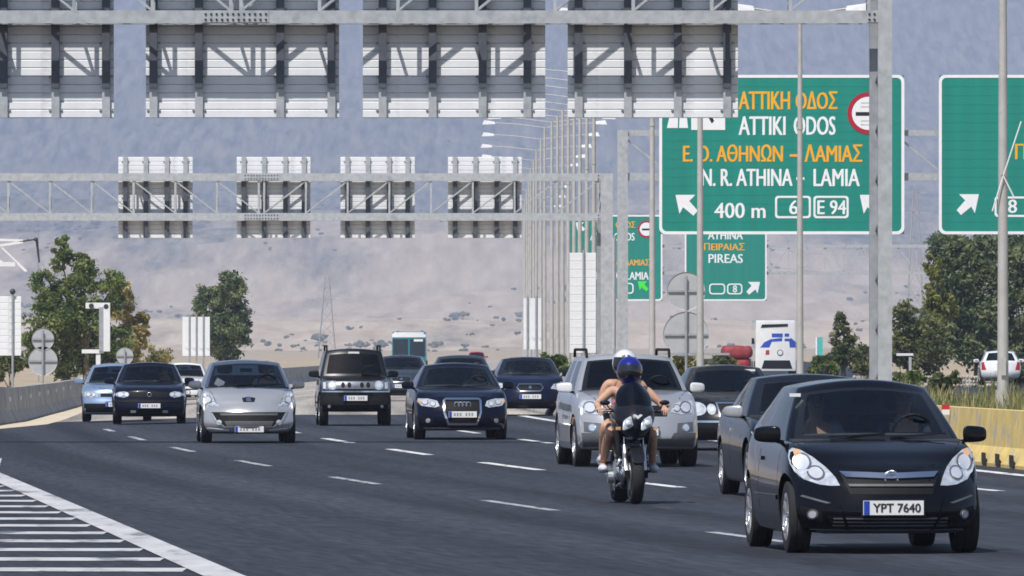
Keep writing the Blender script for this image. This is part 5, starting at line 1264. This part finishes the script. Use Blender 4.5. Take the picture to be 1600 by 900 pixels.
# ------------------------------------------------------------------ motorcycle, its rider and pillion
md = 108.9; MY = math.radians(6.2)
mc = empty('motorcycle', ((993-800)*md/FPX, md, 0), MY); tag(mc, 'black faired motorcycle with twin lamps carrying two people', 'motorcycle')
MBK = paint('bike_black', (.012, .013, .018))
def bikewheel(y, r, w):
    h = w/2; t = MB().lathe([(r*.74, -h*.7), (r*.80, -h*.95), (r*.90, -h), (r*.965, -h*.72), (r*.99, -h*.36), (r, 0), (r*.99, h*.36), (r*.965, h*.72), (r*.90, h), (r*.80, h*.95), (r*.74, h*.7)], 36, 'x').build('wheel', M_tyre, mc, smooth=True)
    t.location = (0, y, r); m = MB().lathe([(r*.76, -h*.6), (r*.70, -h*.5), (r*.70, h*.5), (r*.76, h*.6)], 30, 'x'); m.tube((-.06, 0, 0), (.06, 0, 0), .035, .035, 12)
    for i in range(5): a = 2*math.pi*i/5; m.bar((0, .02*math.cos(a), .02*math.sin(a)), (0, r*.72*math.cos(a), r*.72*math.sin(a)), .03, .045, (1, 0, 0))
    m.build('rim', M_galvd, t)
    for s in (-1, 1): MB().lathe([(.07, 0), (.155, 0), (.155, .006), (.07, .006)], 24, 'x', (s*.075, 0, 0)).build('brake_disc', M_rim, t)
    return t
bikewheel(0, .315, .135); bikewheel(1.46, .315, .18)
def shell(name, A, B, C, F, m, lv=2, parent=mc): k = subsurfed(boxgrid(A, B, C, F), [m], lv); smoothed(k); return obj(name, k, parent)
for s in (-1, 1):
    MB().tube((s*.105, 0, .315), (s*.105, .17, .66), .030, .030, 12).build('fork_slider', M_rim, mc, smooth=40); MB().tube((s*.105, .17, .66), (s*.105, .29, .98), .024, .024, 12).build('fork_tube', M_chr, mc, smooth=40)
    MB().box((s*.105, -.06, .34), (.05, .11, .09)).build('brake_caliper', M_dark, mc)
shell('front_fender', [-1, 0, 1], [0, .25, .5, .75, 1], [0, 1], lambda a, b, c: (a*.085*(1-.1*c), -.335*math.cos(math.radians(25+115*b))*(1), .315+(.335+.02*c)*math.sin(math.radians(25+115*b))), MBK)
FA = [-1, -.7, -.3, 0, .3, .7, 1]
shell('fairing', FA, [0, .3, .7, 1], [0, .2, .45, .7, .9, 1], lambda a, b, c: (a*pl(c, [(0, .07), (.2, .15), (.45, .225), (.7, .245), (.9, .20), (1, .12)])*(1-.25*b*(1 if c < .3 else 0)), pl(c, [(0, .02), (.2, -.16), (.45, -.20), (.7, -.12), (1, .06)])+.20*a*a+.34*b, .70+.50*c), MBK)
shell('windscreen', FA, [0, 1], [0, .35, .7, 1], lambda a, b, c: (a*pl(c, [(0, .20), (.35, .215), (.7, .19), (1, .13)]), -.06+.26*c+.16*a*a+.02*b, 1.09+.30*c-.05*a*a*c), glassmat('smoked_screen', (.10, .13, .22)))
for s in (-1, 1):
    shell('headlamp', [-1, 0, 1], [0, 1], [0, .5, 1], lambda a, b, c: (s*(.105+a*.080*(1-.2*c)), -.222+.075*(1-abs(a*.2))*0+.05*a*s+.10*c*.6+.04*b, .85+.135*c+.035*a*s), M_lens)
    MB().ball((s*.11, -.20, .915), (.045, .035, .045), 12, 8).build('bulb', M_bulb, mc, smooth=True)
    shell('side_fairing', [-1, 1], [0, .4, .8, 1], [0, .3, .7, 1], lambda a, b, c: (s*(.19+.045*math.sin(math.pi*b)+.012*a-.06*(1-c)), .08+.62*b+.1*(1-c), .46+.52*c+.06*b), MBK, 1)
    MB().tube((s*.08, .27, 1.03), (s*.22, .25, 1.06), .014, .014, 8).build('handlebar', M_dark, mc); MB().tube((s*.22, .25, 1.06), (s*.40, .33, 1.05), .018, .018, 10).build('grip', M_dark, mc); MB().tube((s*.24, .19, 1.06), (s*.40, .26, 1.05), .006, .006, 6).build('lever', M_chr, mc)
    MB().path([(s*.24, .10, 1.05), (s*.30, .08, 1.10), (s*.32, .07, 1.13)], .008, 6).build('mirror_stalk', M_dark, mc); MB().ball((s*.34, .07, 1.15), (.06, .022, .03), 12, 8).build('mirror', MBK, mc, smooth=True)
    MB().tube((s*.16, .68, .36), (s*.33, .68, .36), .014, .014, 8).build('foot_peg', M_dark, mc); MB().tube((s*.15, 1.1, .46), (s*.28, 1.1, .46), .012, .012, 8).build('pillion_peg', M_dark, mc)
    MB().box((s*.21, -.10, .86), (.05, .06, .035)).build('indicator', M_amber, mc)
    MB().bar((s*.115, .75, .42), (s*.115, 1.46, .315), .04, .07).build('swing_arm', M_galvd, mc)
MB().prism([(-.055, 1.01), (0, .965), (.055, 1.01), (.03, 1.02), (0, 1.0), (-.03, 1.02)], -.235, -.20).build('emblem', M_plate, mc)
shell('fuel_tank', FA, [0, .3, .7, 1], [0, .5, 1], lambda a, b, c: (a*(.17-.05*b*b)*(1-.15*c*c), .34+.44*b, .80+.24*c*(1-.35*b*b)-.03*a*a), MBK)
shell('seat', FA, [0, .3, .6, 1], [0, 1], lambda a, b, c: (a*(.12+.04*math.sin(3*b)), .76+.80*b, .76+.06*c+.10*sm(b, [(.4, 0), (.55, 1)])), M_dark)
shell('tail', FA, [0, .5, 1], [0, 1], lambda a, b, c: (a*.13*(1-.5*b), 1.25+.45*b, .70+.10*c+.10*b), MBK)
shell('engine', [-1, -.5, .5, 1], [0, .5, 1], [0, .5, 1], lambda a, b, c: (a*.20*(1-.2*c), .30+.42*b, .26+.34*c), M_galvd, 1)
en = MB()
for i in range(6): en.box((0, .34, .34+.045*i), (.36, .10, .012))
en.build('radiator', M_dark, mc)
for s, q in ((-1, .0), (-1, .07), (1, .0)): MB().path([(s*(.10+q*.4), .24, .56), (s*(.12+q), .16, .42), (s*.12, .22, .24), (s*.14, .60, .19)], .022, 8).build('exhaust_pipe', M_chr, mc, smooth=True)
MB().tube((-.17, .80, .30), (-.22, 1.40, .48), .055, .065, 14).build('silencer', M_rim, mc, smooth=40)
MB().box((0, .45, .21), (.26, .42, .07)).build('belly_pan', M_dark, mc)
MB().tube((-.17, .62, .30), (-.245, .62, .30), .075, .07, 14).build('clutch_cover', M_rim, mc)
def rider(name_label, y, z, shirt, helm, visor, arms, legs, lean, mark=None):
    o = empty('person', mc.matrix_basis @ Vector((0, y, 0)), MY); tag(o, name_label, 'person'); ly = -lean
    J = {'hip': ((0, 0, z), (.15, .12)), 'waist': ((0, ly*.35, z+.17), (.13, .09)), 'chest': ((0, ly*.75, z+.36), (.16, .105)), 'neck': ((0, ly*1.05, z+.52), .055), 'jaw': ((0, ly*1.15-.03, z+.60), .065), 'skull': ((0, ly*1.15, z+.68), .085)}
    E = [('hip', 'waist'), ('waist', 'chest'), ('chest', 'neck'), ('neck', 'jaw'), ('jaw', 'skull')]
    for s, n in ((-1, 'l'), (1, 'r')):
        J[n+'sh'] = ((s*.195, ly*.8, z+.45), .066); E.append(('chest', n+'sh'))
        el, wr = arms; J[n+'bi'] = (tuple(Vector(J[n+'sh'][0]).lerp(Vector((s*el[0], el[1], el[2])), .5)), .054); J[n+'el'] = ((s*el[0], el[1], el[2]), .043); J[n+'fo'] = (tuple(Vector((s*el[0], el[1], el[2])).lerp(Vector((s*wr[0], wr[1], wr[2])), .4)), .042); J[n+'wrist'] = ((s*wr[0], wr[1], wr[2]), .028)
        E += [(n+'sh', n+'bi'), (n+'bi', n+'el'), (n+'el', n+'fo'), (n+'fo', n+'wrist')]
        hand(J, E, s, J[n+'wrist'][0], (-.1*s, -1, -.15), (0, -.2, 1), .75, n)
        kn, an, to = legs; hp = (s*.10, -.04, z-.02); J[n+'th'] = (hp, .10); k3 = Vector((s*kn[0], kn[1], kn[2])); a3 = Vector((s*an[0], an[1], an[2]))
        J[n+'tm'] = (tuple(Vector(hp).lerp(k3, .55)), .082); J[n+'kne'] = (tuple(k3), .062); J[n+'calf'] = (tuple(k3.lerp(a3, .35)+Vector((0, .02, 0))), .060); J[n+'ank'] = (tuple(a3), .038); J[n+'toe'] = ((s*to[0], to[1], to[2]), (.042, .026))
        E += [('hip', n+'th'), (n+'th', n+'tm'), (n+'tm', n+'kne'), (n+'kne', n+'calf'), (n+'calf', n+'ank'), (n+'ank', n+'toe')]
    obj('body', skinmesh(J, E, 'hip', M_skin, 2), o)
    obj('top', skinmesh(J, E, 'hip', shirt, 2, .014, {'hip', 'waist', 'chest'}), o)
    obj('shorts', skinmesh(J, E, 'hip', SH1, 2, .018, {'hip', 'lth', 'rth', 'ltm', 'rtm'}), o)
    for s, n in ((-1, 'l'), (1, 'r')):
        a3, t3 = Vector(J[n+'ank'][0]), Vector(J[n+'toe'][0]); c = a3.lerp(t3, .55)+Vector((0, 0, -.025)); MB().ball(c, (.055, .14, .05), 14, 10).build('shoe', mat('pale_shoe', (.62, .66, .70), .6), o, smooth=True)
    hc = Vector(J['skull'][0])+Vector((0, .0, -.005))
    hb = MB(); nu, nv = 28, 18
    for j in range(nv+1):
        t = math.pi*.80*j/nv
        for i in range(nu):
            a = 2*math.pi*i/nu; fx = 1+.10*max(0, -math.sin(a))*max(0, math.sin(t*1.1)); hb.v.append(tuple(hc+Vector((.145*math.sin(t)*math.cos(a), .162*fx*math.sin(t)*math.sin(a), .160*math.cos(t)-(.03 if j == nv else 0)))))
    hb.f = [(j*nu+i, (j+1)*nu+i, (j+1)*nu+(i+1) % nu, j*nu+(i+1) % nu) for j in range(nv) for i in range(nu)]; hb.m = [0]*len(hb.f)
    h = hb.build('helmet', helm, o, smooth=True)
    bv = MB(); 
    for j in range(7):
        t = math.radians(64+58*j/6)
        for i in range(15):
            a = math.radians(-90-72+144*i/14); fx = 1+.10*max(0, -math.sin(a)); bv.v.append(tuple(hc+Vector((.150*math.sin(t)*math.cos(a), .168*fx*math.sin(t)*math.sin(a), .162*math.cos(t)))))
    bv.f = [(j*15+i, j*15+i+1, (j+1)*15+i+1, (j+1)*15+i) for j in range(6) for i in range(14)]; bv.m = [0]*len(bv.f); bv.build('visor', visor, h, smooth=True)
    if mark:
        for q in ([(-.055, .085), (-.015, .10), (-.01, .075), (-.035, .055)], [(.055, .085), (.015, .10), (.01, .075), (.035, .055)], [(-.018, .05), (.018, .05), (0, .03)]):
            m = MB(); n = len(q)
            for x, zz in q: yy = -.170*math.sqrt(max(.01, 1-(x/.145)**2-(zz/.16)**2))-.012; m.v.append(tuple(hc+Vector((x, yy, zz))))
            m.f = [tuple(range(n))]; m.m = [0]; m.build('marking', mark, h, fix=False)
    return o
VIS = mat('dark_visor', (.012, .014, .02), .12, coat=1.)
rider('rider in a blue helmet with bare arms steering the black motorcycle', .86, .84, mat('black_vest', (.02, .02, .024), .9), paint('helmet_blue', (.012, .02, .22)), VIS, ((.37, -.28, 1.13), (.375, -.50, 1.085)), ((.25, -.42, .80), (.285, -.10, .44), (.30, -.26, .40)), .26)
rider('pillion passenger in a white helmet and pink top behind the rider', 1.20, .92, mat('pink_top', (.62, .22, .30), .9), paint('helmet_white', (.72, .72, .73)), VIS, ((.27, -.14, 1.19), (.19, -.40, 1.06)), ((.245, -.38, .88), (.25, -.06, .54), (.26, -.22, .50)), .16, M_sb)

# ------------------------------------------------------------------ the summer haze
hb = MB().box((0, 14000, 790), (52000, 34400, 1640))
ho = hb.build('haze', [], None); m = bpy.data.materials.new('haze_air'); m.use_nodes = True; n = m.node_tree.nodes
for q in list(n):
    if q.type != 'OUTPUT_MATERIAL': n.remove(q)
pv = n.new('ShaderNodeVolumePrincipled'); pv.inputs['Color'].default_value = (.57, .67, .90, 1); pv.inputs['Density'].default_value = HAZE; pv.inputs['Anisotropy'].default_value = -0.25
m.node_tree.links.new(pv.outputs[0], n['Material Output'].inputs['Volume']); ho.data.materials.append(m)
tag(ho, 'pale blue summer haze filling the air before the mountain', 'haze', kind='stuff')

bpy.data.scenes.remove(WORK)
